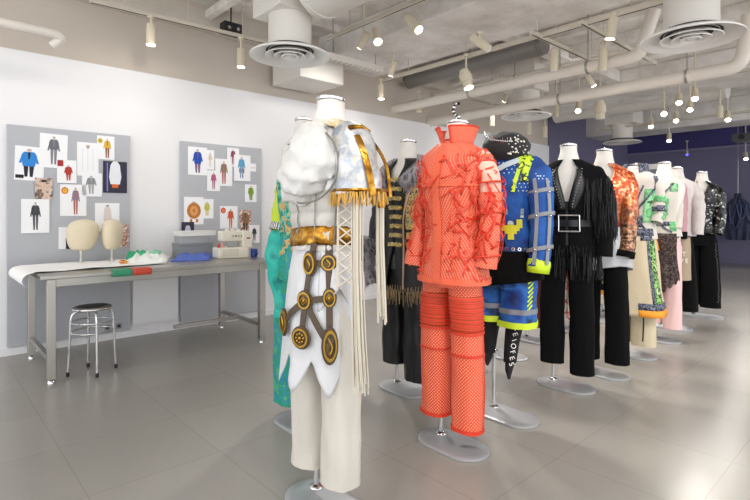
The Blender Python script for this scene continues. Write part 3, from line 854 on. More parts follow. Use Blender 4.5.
# sewing machine
p = tabpt(234, 257.5); sm = thing('sewing_machine', 'white overlock sewing machine at the right end of the table', 'sewing machine', p, ROOM_RZ - .12)
cream = mat('machine_cream', 'e6e1d2', .35)
MB().box((-.03, .0, .045), (.26, .20, .09)).build('base_body', cream, sm, smooth=False, bevel=.012)
MB().box((.105, .03, .15), (.09, .17, .15)).build('column', cream, sm, smooth=False, bevel=.012)
MB().box((.01, .04, .185), (.25, .13, .085)).build('arm', cream, sm, smooth=False, bevel=.014)
MB().box((-.08, .035, .12), (.05, .09, .07)).build('needle_head', mat('machine_grey', 'a8a49a', .4), sm, smooth=False, bevel=.006)
MB().cyl((-.085, -.0, .13), (-.085, -.0, .093), .004, n=8).box((-.085, -.01, .095), (.03, .04, .006)).build('presser_foot', chrome, sm)
MB().cyl((.151, .03, .13), (.172, .03, .13), .036, n=22).build('hand_wheel', cream, sm)
for k in range(4):
    MB().cyl((-.02 + k * .026, -.026, .185), (-.02 + k * .026, -.036, .185), .009, n=12).build('tension_dial', [mat('d%d' % k, ['b9b3a4', '8e8c80', 'b9b3a4', 'c6a24a'][k], .5)][0], sm)
for k in range(3):
    MB().cyl((-.04 + k * .05, .07, .228), (-.04 + k * .05, .07, .245), .017, n=14).build('spool', white_cloth, sm)
MB().box((.11, -.056, .165), (.03, .003, .012)).build('badge', mat('badge_red', '8c2f2a', .5), sm, smooth=False)
MB().box((-.06, -.101, .05), (.14, .003, .06)).build('looper_cover', mat('machine_cover', 'd9d3c2', .35), sm, smooth=False, bevel=.001)
for k, c in enumerate(('c8463c', 'd8a0a0')): MB().cyl((-.14 + k * .03, -.03, .09), (-.14 + k * .03, -.03, .125), .012, n=12).build('thread_cone', mat('thread%d' % k, c, .7), sm)
sm.scale = (1.16, 1.0, 1.16)
# mug
p = tabpt(254, 257); mg = thing('mug', 'small navy blue mug right of the sewing machine', 'mug', p, -.7)
navy = mat('navy_glaze', '27408f', .25)
MB().lathe([(.001, 0), (.030, 0), (.034, .01), (.034, .082), (.031, .082), (.030, .01), (.001, .008)], n=26).build('body', navy, mg)
MB().tube([(.032 + .026 * math.sin(a), 0, .042 + .024 * math.cos(a)) for a in [k * math.pi / 10 for k in range(11)]], .005, 8).build('handle', navy, mg)
# ------------------------------------------------------------------ mannequins
# local frame: +x the mannequin's left (viewer's right), -y its front, z up
class Body:
    """a lofted garment body: sections (z, cx, cy, rx, ry)"""
    def __init__(s, secs, fold=0.0, k=3.0, kz=4.0, seed=0.0, hem=None, pleat=0.0, pn=12, quilt=None, ztop=None):
        s.secs = catmull(secs, 6); s.fold = fold; s.k = k; s.kz = kz; s.seed = seed; s.hem = hem; s.pleat = pleat; s.pn = pn; s.quilt = quilt
        s.z0 = secs[0][0]; s.z1 = secs[-1][0]
    def sec(s, z):
        q = s.secs
        up = q[-1][0] > q[0][0]
        for a, b in zip(q, q[1:]):
            if (a[0] <= z <= b[0]) if up else (b[0] <= z <= a[0]):
                t = 0 if a[0] == b[0] else (z - a[0]) / (b[0] - a[0])
                return [x + (y - x) * t for x, y in zip(a, b)]
        return q[0] if abs(z - q[0][0]) < abs(z - q[-1][0]) else q[-1]
    def p(s, th, z, off=0.0):
        _, cx, cy, rx, ry = s.sec(z)
        c, sn = math.cos(th), math.sin(th)
        d = 0.0
        if s.fold: d += s.fold * noise.noise(Vector((c * s.k + s.seed, sn * s.k, z * s.kz + s.seed)))
        if s.pleat:
            w = (z - s.z1) / (s.z0 - s.z1) if s.z0 != s.z1 else 0
            d += s.pleat * math.sin(th * s.pn + s.seed + 1.5 * noise.noise(Vector((c * 2, sn * 2, z * 3)))) * max(0, min(1, w))
        if s.quilt:
            d += s.quilt[0] * abs(math.sin(z * math.pi / s.quilt[1])) ** .5
        ex = 2.35
        rr = (abs(c) ** ex + abs(sn) ** ex) ** (-1 / ex)
        return Vector((cx + (rx * rr + d + off) * c, cy + (ry * rr + d + off) * sn, z))
    def n(s, th, z):
        a = s.p(th + .03, z); b = s.p(th - .03, z); c = s.p(th, z + .01); d = s.p(th, z - .01)
        v = (a - b).cross(c - d)
        return v.normalized() if v.length > 1e-9 else Vector((math.cos(th), math.sin(th), 0))
    def mesh(s, nt=48, nzr=None, gap=None, th0=None, th1=None, cap=False, mb=None, z0=None, z1=None, off=0.0):
        mb = mb or MB()
        z0 = s.z0 if z0 is None else z0; z1 = s.z1 if z1 is None else z1
        nzr = nzr or max(6, int(abs(z1 - z0) / .025))
        rings = []
        for j in range(nzr + 1):
            f = j / nzr
            z = z0 + (z1 - z0) * f
            ring = []
            if gap: a = gap(z); t0, t1 = -math.pi / 2 + a, 1.5 * math.pi - a
            elif th0 is not None: t0, t1 = th0, th1
            else: t0, t1 = -1.5 * math.pi, .5 * math.pi
            for i in range(nt + 1):
                th = t0 + (t1 - t0) * i / nt
                zz = z
                if s.hem:
                    zh = s.hem(th)
                    zz = zh + (z1 - zh) * f
                q = s.p(th, zz, off)
                ring.append(q)
            rings.append(ring)
        mb.grid(rings, cap0=False, cap1=cap)
        return mb
    def band(s, mb, z, h, th0=-math.pi, th1=math.pi, off=.004, n=48, tilt=0.0, th=.003):
        pts = []; nr = []
        for i in range(n + 1):
            a = th0 + (th1 - th0) * i / n
            zz = (z(a) if callable(z) else z) + tilt * math.cos(a)
            pts.append(s.p(a, zz, off)); q = s.n(a, zz); q.z = 0; nr.append(q)
        mb.strap(pts, nr, h, th); return mb
    def line(s, mb, pts, w, off=.004, th=.002, sub=6):
        """strip through (theta, z) control points"""
        q = catmull(pts, sub)
        mb.strap([s.p(a, z, off) for a, z in q], [s.n(a, z) for a, z in q], w, th); return mb
    def stud(s, mb, th, z, r, off=.0, n=8, hgt=.5):
        c = s.p(th, z, off); nn = s.n(th, z)
        mb.lathe([(r, 0), (r * .75, r * hgt * .7), (.0005, r * hgt)], c=c, axis=nn, n=n); return mb
def rad(d): return math.radians(d)

_stand = {}
def stand(root, lean=(0, .04), neck_z=1.70, form=True, fr=1.0, top=1.0):
    if not _stand:
        pts = []
        for sx in (1, -1):
            for k in range(13):
                a = math.pi * k / 12 - math.pi / 2
                pts.append((sx * .085 + sx * .12 * math.cos(a), sx * .12 * math.sin(a)))
        def ins(z, d): return [(x * (1 - d / .2), y * (1 - d / .12), z) for x, y in pts]
        mb = MB(); mb.grid([ins(0, .004), ins(.003, 0), ins(.012, 0), ins(.016, .006), ins(.0165, .03)], closed=True, cap0=True, cap1=True)
        _stand['base'] = mb.build('base_plate', base_metal, root)
        mb = MB(); mb.lathe([(.030, .016), (.028, .022), (.013, .03), (.0125, .9), (.001, .9)], c=(-.115, .04, 0), n=16)
        _stand['pole'] = mb.build('pole', chrome, root)
    else:
        for k in ('base', 'pole'):
            o = _stand[k].copy(); COL.objects.link(o); o.parent = root
    lx, ly = lean
    b = Body([(.93, lx, ly, .125 * fr, .088), (.98, lx, ly, .135 * fr, .096), (1.10, lx, ly, .125 * fr, .090), (1.22, lx, ly, .135 * fr, .095), (1.36, lx, ly, .160 * fr, .110),
              (1.46, lx, ly, .175 * fr, .098), (1.525, lx, ly, .150 * fr, .08), (1.56, lx, ly, .095, .065), (1.585, lx, ly, .076, .068), (1.615, lx, ly, .066, .062), (neck_z - .04, lx, ly + .006, .055, .055), (neck_z - .012, lx, ly + .006, .056, .056)])
    b.mesh(32, 40, cap=True).build('dress_form', white_cloth, root)
    MB().lathe([(.057, -.016), (.060, -.012), (.060, -.002), (.052, .002), (.001, .004)], c=(lx, ly + .006, neck_z), n=24, axis=(0, .12, 1)).build('neck_cap', chrome, root)
    MB().lathe([(.012, 0), (.013, .012), (.008, .016), (.001, .018)], c=(lx, ly + .006, neck_z + .002), n=14).build('neck_knob', chrome, root)
    return b
def man(label, x, y, lean=(0, .04), rz=0.0, **k):
    t = thing('dressed_mannequin', label, 'mannequin', (x, y, 0), MAN_RZ + rz, 'dressed mannequins standing in two rows')
    form = stand(t, lean, **k)
    return t, form
def turn(T, deg, c=(.03, .05)):
    M = Matrix.Translation((c[0], c[1], 0)) @ Matrix.Rotation(math.radians(deg), 4, 'Z') @ Matrix.Translation((-c[0], -c[1], 0))
    for o in T.children:
        if not o.name.startswith(('base_plate', 'pole')): o.matrix_local = M @ o.matrix_local
def trousers(root, m, zb=(.08, .08), zt=1.02, r0=.080, r1=.080, lx=0.0, ly=.04, spread=.105, hip=(.16, .115), fold=.006, name='trousers', crotch=.86, seed=0.0, label=None, knee=None, flat=.85):
    """one mesh: hips and two legs; leg bottoms zb=(left side -x, right side +x)"""
    mb = MB()
    h = Body([(crotch - .02, lx, ly, hip[0] * .98, hip[1]), (crotch + .06, lx, ly, hip[0], hip[1]), (zt, lx, ly, hip[0] * .85, hip[1] * .85)], fold=fold, seed=seed)
    h.mesh(40, 10, cap=True, mb=mb)
    legs = []
    for sx, z0 in ((-1, zb[0]), (1, zb[1])):
        cx = lx + sx * spread
        top = crotch + .05
        rk = knee or (r0 + r1) / 2
        secs = [(z0, cx, ly, r1, r1 * flat), (z0 + (top - z0) * .5, cx, ly, rk, rk * .9), (top - .06, lx + sx * hip[0] * .52, ly, r0, r0 * 1.05), (top, lx + sx * hip[0] * .5, ly, r0, r0 * 1.1)]
        L = Body(secs, fold=fold, k=2.5, kz=7, seed=seed + sx * 3)
        L.mesh(32, 34, mb=mb, off=0)
        L.mesh(32, 2, mb=mb, off=-.006, z0=z0, z1=z0 + .10)
        legs.append(L)
    o = mb.build(name, m, root, label=label)
    return o, legs
def sleeve(root, m, path, rads, name='sleeve', fold=(.012, 12, 18), seed=0.0, n=24, steps=8, label=None, caps=False):
    q = catmull([tuple(p) + (r,) for p, r in zip(path, rads)], steps)
    mb = MB(); mb.tube([a[:3] for a in q], [a[3] for a in q], n, caps=False, fold=fold, seed=seed)
    # inner turn-back at the cuff, so the opening has depth
    e = q[-1]; d = (Vector(q[-2][:3]) - Vector(e[:3])).normalized()
    mb.tube([Vector(e[:3]), Vector(e[:3]) + d * .05], [e[3] * .93, e[3] * .88], n, caps=False)
    return mb.build(name, m, root, label=label)
def arm(sx, lx=0, ly=.04, sh=(.175, 1.49), out=.09, fwd=-.03, hand=.92, z_el=1.22):
    """shoulder, elbow, wrist points of a hanging arm on side sx"""
    return [(lx + sx * (sh[0] - .03), ly, sh[1] + .015), (lx + sx * (sh[0] + .03), ly, sh[1] - .05), (lx + sx * (sh[0] + out * .7), ly + .01, (sh[1] + z_el) / 2),
            (lx + sx * (sh[0] + out), ly + fwd * .3, z_el), (lx + sx * (sh[0] + out * .95), ly + fwd, hand)]
def fringe(root, m, pts, L, r=.0022, jit=.02, name='fringe', seed=1, swing=.01, lift=.004):
    rng = random.Random(seed); mb = MB()
    for p in pts:
        p = Vector(p); l = L * (1 + rng.uniform(-.15, .15))
        a = rng.uniform(-swing, swing); b = rng.uniform(-swing, swing)
        o = Vector((rng.uniform(-jit, jit), rng.uniform(-jit, jit), 0)) * .3
        mb.tube([p + o, p + o + Vector((a * .4, b * .4, -l * .5)), p + o + Vector((a, b, -l))], [r, r, r * .7], 4)
    return mb.build(name, m, root)
JK = [(.98, 0, .04, .185, .13), (1.10, 0, .04, .165, .12), (1.22, 0, .04, .165, .125), (1.36, 0, .04, .19, .135), (1.46, 0, .04, .205, .12), (1.525, 0, .04, .185, .10), (1.565, 0, .04, .12, .08), (1.59, 0, .04, .075, .068)]
def jk(secs=JK, hemz=None, sx=1.0, sy=1.0, top=None, lx=0, ly=0, hemr=None):
    out = []
    for z, cx, cy, rx, ry in secs:
        out.append((z, cx + lx, cy + ly, rx * sx, ry * sy))
    if hemz is not None:
        r = hemr or (out[0][3], out[0][4])
        if hemz < out[0][0]: out.insert(0, (hemz, lx, .04 + ly, r[0], r[1]))
        else: out[0] = (hemz,) + out[0][1:]
    if top: out = [o for o in out if o[0] <= top]
    return out

# ================================================================== 1 white and gold
T, form = man('nearest mannequin, white hooded vest with gold belt, medallions and cream trousers', -.243, 2.09, (.03, .045))
for o_ in T.children:
    if o_.name.startswith(('base_plate', 'pole')): o_.location = (.022, .024, 0)
cream_cloth = mat('cream_trouser_cloth', 'cfcac0', .75, bump=.2, bscale=60)
white_satin = mat('white_satin', 'cfd0d3', .42, bump=.4, bscale=14, sheen=.3)
quilt_m = mat('white_quilted_nylon', 'c9c6bf', .5, bump=.4, bscale=26)
silver = mat_ramp('iridescent_silver', ['8a94a6', 'b4bac6', 'd8d6d2', 'a6b0bc', 'cfc9c0', '9aa2b0'], 'noise', 12, .33, .45, const=False, bump=.35, detail=5)
trousers(T, cream_cloth, (.13, .125), r0=.084, r1=.083, spread=.108, fold=.008, hip=(.165, .12))
# long panel skirt with pointed hem
tips = {}
def hem_points(n, z_hi, z_lo, ph=0.0):
    def f(th):
        a = ((th / (2 * math.pi) * n + ph) % 1.0)
        return z_hi - (z_hi - z_lo) * (1 - abs(2 * a - 1)) ** .9
    return f
sk = Body([(.50, 0, .03, .185, .155), (.75, 0, .035, .172, .14), (.95, 0, .04, .162, .125), (1.10, 0, .04, .14, .105)], fold=.012, k=2.2, kz=3, hem=hem_points(7, .645, .50, .15), pleat=.012, pn=7)
sko = sk.mesh(84, 24).build('panel_skirt', white_satin, T, solid=.003)
sk2 = Body([(.80, 0, .03, .187, .15), (.95, 0, .035, .174, .135), (1.10, 0, .04, .145, .108)], fold=.012, k=2.5, kz=4, hem=hem_points(6, .93, .83, .35), pleat=.01, pn=6, seed=4)
sk2.mesh(60, 14, th0=rad(-52), th1=rad(150)).build('upper_panel', white_satin, sko, solid=.003)
# quilted vest
vs = Body([(1.07, 0, .04, .148, .108), (1.18, 0, .04, .150, .112), (1.34, 0, .04, .172, .128), (1.46, 0, .04, .19, .12), (1.525, 0, .04, .185, .10), (1.565, 0, .04, .12, .08), (1.60, 0, .04, .085, .07)],
          fold=.006, k=3, kz=5, quilt=(.011, .058))
ves = vs.mesh(64, 60).build('vest', [quilt_m], T)
mb = MB()
for th in (-95, -62, -30): vs.line(mb, [(rad(th), 1.10), (rad(th + 4), 1.25), (rad(th + 10), 1.42)], .005, off=.006)
mb.build('seam_zip', mat('seam_silver', '8d8c88', .4, .5), ves)
# silver yoke over the left shoulder
yk = Body([(1.30, 0, .04, .176, .134), (1.40, 0, .04, .19, .135), (1.46, 0, .04, .208, .128), (1.525, 0, .04, .192, .108), (1.567, 0, .04, .128, .088)], fold=.006, k=5, kz=9, seed=2)
yk.mesh(30, 20, th0=rad(-58), th1=rad(120)).build('silver_yoke', silver, ves, solid=.004)
# gold belt band
gb = Body([(1.06, 0, .04, .152, .112), (1.18, 0, .04, .150, .112)], fold=.008, k=9, kz=30)
gbm = MB()
for (f0, f1) in ((0, 1),):
    rings = []
    for j in range(9):
        ring = []
        for i in range(85):
            a = -math.pi * 1.5 + 2 * math.pi * i / 84
            z = 1.075 + .075 * j / 8 + .02 * math.cos(a + .7)
            ring.append(gb.p(a, z, .006 + .006 * math.sin(j / 8 * math.pi) + .004 * noise.noise(Vector((a * 9, z * 40, 0)))))
        rings.append(ring)
    gbm.grid(rings)
gbm.build('gold_belt', gold, T, solid=.003)
# hood worn forward as a big cowl
rings = []
NR = 26
for j in range(NR + 1):
    f = j / NR
    ph = math.pi * f
    ring = []
    for i in range(40):
        a = 2 * math.pi * i / 40
        d = Vector((math.sin(ph) * math.cos(a), math.sin(ph) * math.sin(a), math.cos(ph)))
        g_ = d.x * 1.0 + d.z * 1.7 - d.y * .6
        w = .12 * noise.noise(Vector((d.x * 2.3, d.y * 2.3, d.z * 3 + 3))) + .055 * math.sin(g_ * 7 + 2.2 * noise.noise(d * 2.2)) + .05 * noise.noise(Vector((d.x * 6, d.y * 6, d.z * 9)))
        q = Vector((d.x * .140, d.y * .10, d.z * .150)) * (1 + w)
        q.x += -.03 * (-d.z) ; q.y += -.035 * max(0, -d.z)
        ring.append(q + Vector((.052, -.07, 1.41)))
    rings.append(ring)
hd = MB().grid(rings, closed=True).build('hood', mat('hood_cloth', 'd8d7d4', .5, bump=.5, bscale=22), T)
collar = Body([(1.51, 0, .03, .15, .125), (1.545, 0, .03, .125, .11), (1.58, 0, .03, .095, .09), (1.60, 0, .035, .075, .075)], fold=.02, k=3, kz=14, seed=7)
collar.mesh(48, 12).build('hood_collar', bpy.data.materials['hood_cloth'], hd, solid=.004)
path = []
for k in range(22):
    a = rad(-140 + k * 175 / 21)
    aa = rad(-100 + k * 150 / 21); path.append((.055 + .105 * math.cos(aa) + .055, -.07 - .075 + .09 * math.cos(aa), 1.41 + .152 * math.sin(aa)))
MB().tube([(p[0] + .0, p[1] - .0, p[2]) for p in path], .0045, 6).build('hood_piping', mat('piping_grey', '77746c', .5), hd)
# near (left) sleeve: flared cap sleeve
slp = [(.12, .035, 1.535), (.185, .03, 1.50), (.22, .03, 1.40), (.235, .03, 1.29)]
sl = sleeve(T, silver, slp, [.055, .080, .090, .098], fold=(.018, 9, 12), label='iridescent silver cap sleeve')
mb = MB()
q = catmull([(.19, .0, 1.565), (.262, .0, 1.505), (.316, -.0, 1.40), (.338, .01, 1.285)], 5)
mb.strap([Vector(a) for a in q], [Vector((.9, -.4, .25))] * len(q), [.024] * len(q), .006)
q = catmull([(.18, .08, 1.56), (.255, .09, 1.49), (.312, .10, 1.40), (.325, .11, 1.28)], 5)
mb.strap([Vector(a) for a in q], [Vector((.95, -.2, .25))] * len(q), [.012] * len(q), .006)
mb.build('gold_strap', gold, sl)
rng = random.Random(4)
pts = [(.235 + .101 * math.cos(a), .03 + .101 * math.sin(a), 1.30) for a in [2 * math.pi * k / 110 for k in range(110)]]
goldthread = mat('gold_thread', 'c99a45', .4, .35)
fringe(sl, goldthread, pts, .05, .0032, .02, 'gold_fringe', 5, .012)
MB().tube([(.235 + .100 * math.cos(a), .03 + .100 * math.sin(a), 1.305) for a in [2 * math.pi * k / 36 for k in range(37)]], .008, 6).build('braid', gold, sl)
# right sleeve, mostly behind the hood
sleeve(T, quilt_m, [(-.13, .035, 1.53), (-.19, .04, 1.48), (-.215, .04, 1.38)], [.06, .075, .08])
# epaulette
ep = MB()
rings = []
for j in range(9):
    f = j / 8; ring = []
    for i in range(13):
        g = i / 12 - .5
        x = .055 + f * .175; z = 1.60 - .02 * f - .055 * f * f - .10 * g * g; y = .03 + g * .11
        ring.append((x, y, z + .010 + .006 * noise.noise(Vector((x * 60, y * 60, 0)))))
    rings.append(ring)
ep.grid(rings); epo = ep.build('epaulette', mat_ramp('cream_gold_brocade', ['b08a45', 'e8dcc0', 'd8bf86', 'f2ead8'], 'noise', 60, .45, .2, bump=.4), T, solid=.006)
MB().tube([(.235, -.02, 1.545), (.245, .03, 1.555), (.235, .08, 1.54)], .01, 8).build('epaulette_roll', gold, epo)
# lattice panel and long cords hanging from the sleeve
cordm = mat('ivory_cord', 'cfc7b8', .7)
mb = MB()
for k in range(7):
    z = 1.26 - k * .045; x0, x1 = .215, .285
    mb.tube([(x0, -.055, z), (x1, -.03, z - .05)], .0035, 5); mb.tube([(x1, -.033, z), (x0, -.058, z - .05)], .0035, 5)
mb.tube([(.215, -.055, 1.28), (.212, -.058, .93)], .005, 5); mb.tube([(.285, -.03, 1.28), (.28, -.033, .93)], .005, 5)
mb.build('cord_lattice', cordm, sl)
mb = MB(); rng = random.Random(8)
for k in range(26):
    a = rng.uniform(-.018, .018); b = rng.uniform(-.02, .02)
    mb.tube([(.288 + a, -.025 + b, 1.28), (.286 + a * .9, -.022 + b, 1.0), (.292 + a * 1.1, -.018 + b * 1.2, .75), (.296 + a * 1.4, -.012 + b * 1.3, .55 + rng.uniform(-.02, .06))], .0026, 5)
for k in range(16):
    a = rng.uniform(-.012, .012); b = rng.uniform(-.014, .014)
    mb.tube([(.312 + a, .075 + b, 1.29), (.312 + a, .075 + b, 1.1), (.318 + a * 1.4, .08 + b, .82 + rng.uniform(-.03, .05))], .0026, 5)
mb.build('long_cord_fringe', cordm, sl)
for (x, y) in ((.288, -.025), (.312, .075)):
    MB().tube([(x, y, 1.30), (x, y, 1.24)], [.012, .016], 10).build('cord_tassel_cap', gold, sl)
# medallion belt
brown = mat('dark_brown_leather', '4a3a28', .5, bump=.2)
ring_g = mat('old_gold', 'b08a3c', .3, .9)
enamel = mat_ramp('bronze_enamel', ['1f160a', '46341a', '6b5428'], 'noise', 45, .4, .15, const=False)
mbelt = MB()
def link(a, b, w=.026):
    sk.line(mbelt, [a, b], w, off=.016, th=.004)
MP = [(-66, 1.02, .030, .040, 'oval'), (-70, .875, .030, .032, 'eye'), (-38, 1.025, .026, .028, 'plain'), (-36, .89, .022, .032, 'eye'), (-72, .73, .036, .036, 'flower'), (-34, .71, .026, .058, 'oval'), (-112, .77, .024, .046, 'plain')]
for a, b in ((0, 1), (1, 4), (2, 3), (3, 5), (0, 2), (1, 5), (1, 6), (1, 3)):
    link((rad(MP[a][0]), MP[a][1]), (rad(MP[b][0]), MP[b][1]))
sk.line(mbelt, [(rad(-66), 1.02), (rad(-60), 1.10)], .03, off=.014, th=.004); sk.line(mbelt, [(rad(-38), 1.02), (rad(-36), 1.10)], .03, off=.014, th=.004)
mbo = mbelt.build('medallion_belt', brown, T)
for th, z, rx_, rz_, kind in MP:
    c = sk.p(rad(th), z, .02); n = sk.n(rad(th), z); n.z = 0; n.normalize()
    M = Matrix(((-n.y, 0, n.x), (n.x, 0, n.y), (0, 1, 0)))   # columns: across, up, outward
    M = Matrix((Vector((-n.y, n.x, 0)), Vector((0, 0, 1)), n)).transposed()
    def disc(r_in, r_out, z0, z1, m, nm, par):
        mbd = MB(); rings = []
        for rr, zz in ((r_in, z0), (r_out, z0), (r_out, z1), (r_in, z1)) if r_in > 0 else ((r_out, z0), (r_out, z1), (.0005, z1 + .002)):
            rings.append([M @ Vector((math.cos(2 * math.pi * k / 28) * rx_ * rr, math.sin(2 * math.pi * k / 28) * rz_ * rr, zz)) + c for k in range(28)])
        if r_in > 0: rings.append(rings[0])
        mbd.grid(rings, closed=True, cap0=(r_in <= 0)); return mbd.build(nm, m, par)
    md = disc(0, 1.28, -.002, .002, brown, 'medallion', mbo)
    disc(.82, 1.05, .002, .009, ring_g, 'medallion', mbo).name = 'medallion_rim'
    disc(0, .8, .002, .005, enamel, 'medallion_face', mbo)
    mbd = MB()
    if kind == 'flower':
        for k in range(8):
            a = k * math.pi / 4
            mbd.ellipsoid(M @ Vector((math.cos(a) * rx_ * .48, math.sin(a) * rx_ * .48, .008)) + c, (.0055, .0055, .0055), 8, 6)
        mbd.ellipsoid(M @ Vector((0, 0, .008)) + c, (.008, .008, .008), 10, 6)
    elif kind == 'eye':
        mbd.ellipsoid(M @ Vector((0, 0, .008)) + c, (.007, .007, .010), 10, 6)
        for k in (-1, 1): mbd.tube([M @ Vector((-rx_ * .6, 0, .008)) + c, M @ Vector((0, k * rz_ * .45, .01)) + c, M @ Vector((rx_ * .6, 0, .008)) + c], .002, 5)
    else:
        mbd.tube([M @ Vector((rx_ * .3 * math.sin(k * .9), rz_ * (-.55 + k * .22), .008)) + c for k in range(6)], [.003, .004, .0045, .0045, .004, .002], 6)
    mbd.build('medallion_emblem', ring_g, mbo)

# ================================================================== 2 red / coral
T, form = man('mannequin in a coral red net jacket with looping straps and coral lattice trousers', .376, 2.623, (.03, .05))
coral = 'ee4a34'
redm = mat('coral_strap', 'da3c22', .5, bump=.1)
net = mat_net('coral_net', 'e04c2c', 'f0b094', 64, .5)
net2 = mat_net('coral_net_trousers', 'e4502c', 'f4c0a4', 58, .6)
tro, legs = trousers(T, net2, (.135, .105), r0=.083, r1=.082, spread=.105, fold=.006, hip=(.165, .12), seed=5)
rib = mat_ramp('ribbed_red_orange', ['b2381c', 'e0562e', 'd8482a', 'a8441c'], 'wavez', 14, .6, detail=.6, const=False)
for L in legs:
    mb = L.mesh(18, 12, th0=rad(-125), th1=rad(35), z0=.62, z1=.80, off=.003)
    pn_ = mb.build('knee_panel', rib, tro, solid=.003)
    mb = MB()
    for k in range(9): L.band(mb, .635 + k * .019, .007, rad(-125), rad(35), off=.006, n=16, th=.0025)
    mb.build('knee_rib', redm, tro)
    mb = MB(); L.band(mb, .50, .012, rad(-130), rad(40), off=.004, n=20); L.band(mb, .61, .012, rad(-130), rad(40), off=.004, n=20)
    L.band(mb, L.z0 + .012, .018, off=.003, n=30); L.line(mb, [(rad(20), L.z0 + .02), (rad(20), .84)], .006)
    mb.build('leg_seam', redm, tro)
J = Body(jk(hemz=.865, hemr=(.20, .14), sx=.97, sy=1.0, lx=.02, ly=0), fold=.012, k=3, kz=5, seed=1)
jo = J.mesh(64, 40, cap=False).build('jacket', net, T, solid=.003)
mb = MB(); J.line(mb, [(rad(-92), .87), (rad(-92), 1.1), (rad(-94), 1.35), (rad(-92), 1.52)], .05, off=.006, th=.004)
J.band(mb, .875, .03, off=.004)
for th in (-125, -60, -25): J.line(mb, [(rad(th), .88), (rad(th - 4), 1.15), (rad(th + 5), 1.45)], .009, off=.006)
for z in (1.36,): J.band(mb, z, .010, rad(-150), rad(10), off=.006)
mb.build('placket_and_seams', mat('coral_solid', 'ee6a48', .55), jo)
# standing collar
cr = []
for j in range(7):
    f = j / 6; ring = []
    for i in range(41):
        a = -math.pi / 2 + .28 + (2 * math.pi - .56) * i / 40
        r = .078 + .035 * f
        ring.append((.03 + r * math.cos(a), .05 + r * 1.0 * math.sin(a), 1.575 + .088 * f + .006 * noise.noise(Vector((a * 3, f * 4, 0)))))
    cr.append(ring)
MB().grid(cr).build('collar', net, jo, solid=.004)
mb = MB(); e = cr[-1]; mb.tube(e, .005, 6); mb.tube([r[0] for r in cr], .005, 6); mb.tube([r[-1] for r in cr], .005, 6)
mb.tube([(.03 + .066 * math.cos(a), .05 + .066 * math.sin(a), 1.60) for a in [rad(-150 + k * 12) for k in range(11)]], .006, 6)
mb.build('collar_edge', redm, jo)
nearA = [(.15, .05, 1.50), (.205, .05, 1.45), (.235, .055, 1.32), (.24, .045, 1.16), (.225, .02, .95)]
farA = [(-.09, .05, 1.50), (-.145, .05, 1.45), (-.185, .05, 1.32), (-.20, .03, 1.14), (-.215, .0, .93)]
skin = mat('pale_form_arm', 'e9b9a6', .7)
s1o = sleeve(T, skin, nearA[:4], [.045, .058, .052, .045], 'sleeve_lining', label='pale pink sleeve lining')
s2o = sleeve(T, net, farA, [.05, .060, .055, .052, .066], 'sleeve', label='coral net sleeve')
s3o = sleeve(T, net, nearA[2:], [.060, .054, .058], 'sleeve', label='coral net sleeve')
sleeve(T, net, nearA[:2], [.05, .066], 'shoulder_cap', steps=4)
# looping straps all over
rng = random.Random(21)
mb = MB()
def loop(p, q, n, w, bulge):
    m_ = (p + q) / 2 + n * bulge
    c = [p * (1 - t) ** 2 + m_ * 2 * t * (1 - t) + q * t * t for t in [k / 7 for k in range(8)]]
    mb.strap(c, [n] * 8, w, .0022)
for k in range(210):
    th = rad(rng.uniform(-175, 60)); z = rng.uniform(.90, 1.53)
    th2 = th + rad(rng.uniform(-32, 32)); z2 = min(1.55, max(.88, z + rng.uniform(-.11, .11)))
    if -104 < math.degrees(th) < -80: continue
    n = J.n(th, z)
    loop(J.p(th, z, .008), J.p(th2, z2, .008), (n + Vector((rng.uniform(-.4, .4), rng.uniform(-.4, .4), rng.uniform(-.6, .6)))).normalized(), rng.uniform(.004, .010), rng.uniform(.010, .045))
mb.build('looping_straps', redm, jo)
for nm, A, rr in (('sleeve_straps', nearA, .068), ('sleeve_straps', farA, .064)):
    mb = MB(); pth = catmull(A, 6)
    for k in range(105):
        i = rng.randrange(1, len(pth) - 3); c = Vector(pth[i]); d = Vector(pth[min(i + rng.randrange(1, 5), len(pth) - 1)])
        a = rng.uniform(0, 2 * math.pi); b = a + rng.uniform(-1.4, 1.4)
        n = Vector((math.cos(a), math.sin(a), rng.uniform(-.3, .3)))
        loop(c + Vector((math.cos(a), math.sin(a), 0)) * rr * .85, d + Vector((math.cos(b), math.sin(b), 0)) * rr * .85, n, rng.uniform(.006, .012), rng.uniform(.01, .06))
    for i in range(4, len(pth), 6):
        c = Vector(pth[i]); mb.tube([c + Vector((math.cos(a), math.sin(a), .1 * math.cos(a))) * rr for a in [k * math.pi / 10 for k in range(21)]], .0045, 5)
    mb.build(nm, redm, jo)
# hook above the neck
hk = [(.03, .056, 1.705), (.04, .05, 1.725), (.018, .05, 1.74), (.004, .05, 1.765), (.018, .05, 1.792), (.045, .05, 1.795)]
hko = MB().tube(catmull(hk, 6), .008, 10).build('neck_hook', dark, T)
mb = MB()
for k in (6, 11, 16, 21, 26): 
    p = catmull(hk, 6)[k]; mb.ellipsoid(p, (.0105, .0105, .0105), 10, 6)
mb.build('hook_bead', chrome, hko)

# ================================================================== 3 blue denim and hat
T, form = man('mannequin in a studded blue denim jacket, black jewelled hat and blue shorts', .755, 3.0, (.03, .04), neck_z=1.63)
denim = mat_ramp('bright_denim', ['0c3474', '124c98', '1d62b4'], 'noise', 9, .75, const=False, detail=6)
dye = mat_ramp('blue_tie_dye', ['0a1f4a', '123d8c', '1f66b8', '0c1530', '2c86c0'], 'noise', 6, .7, const=False)
limem = mat('lime_trim', 'c8e62c', .55)
sock = mat('black_knit', '0f0f12', .8)
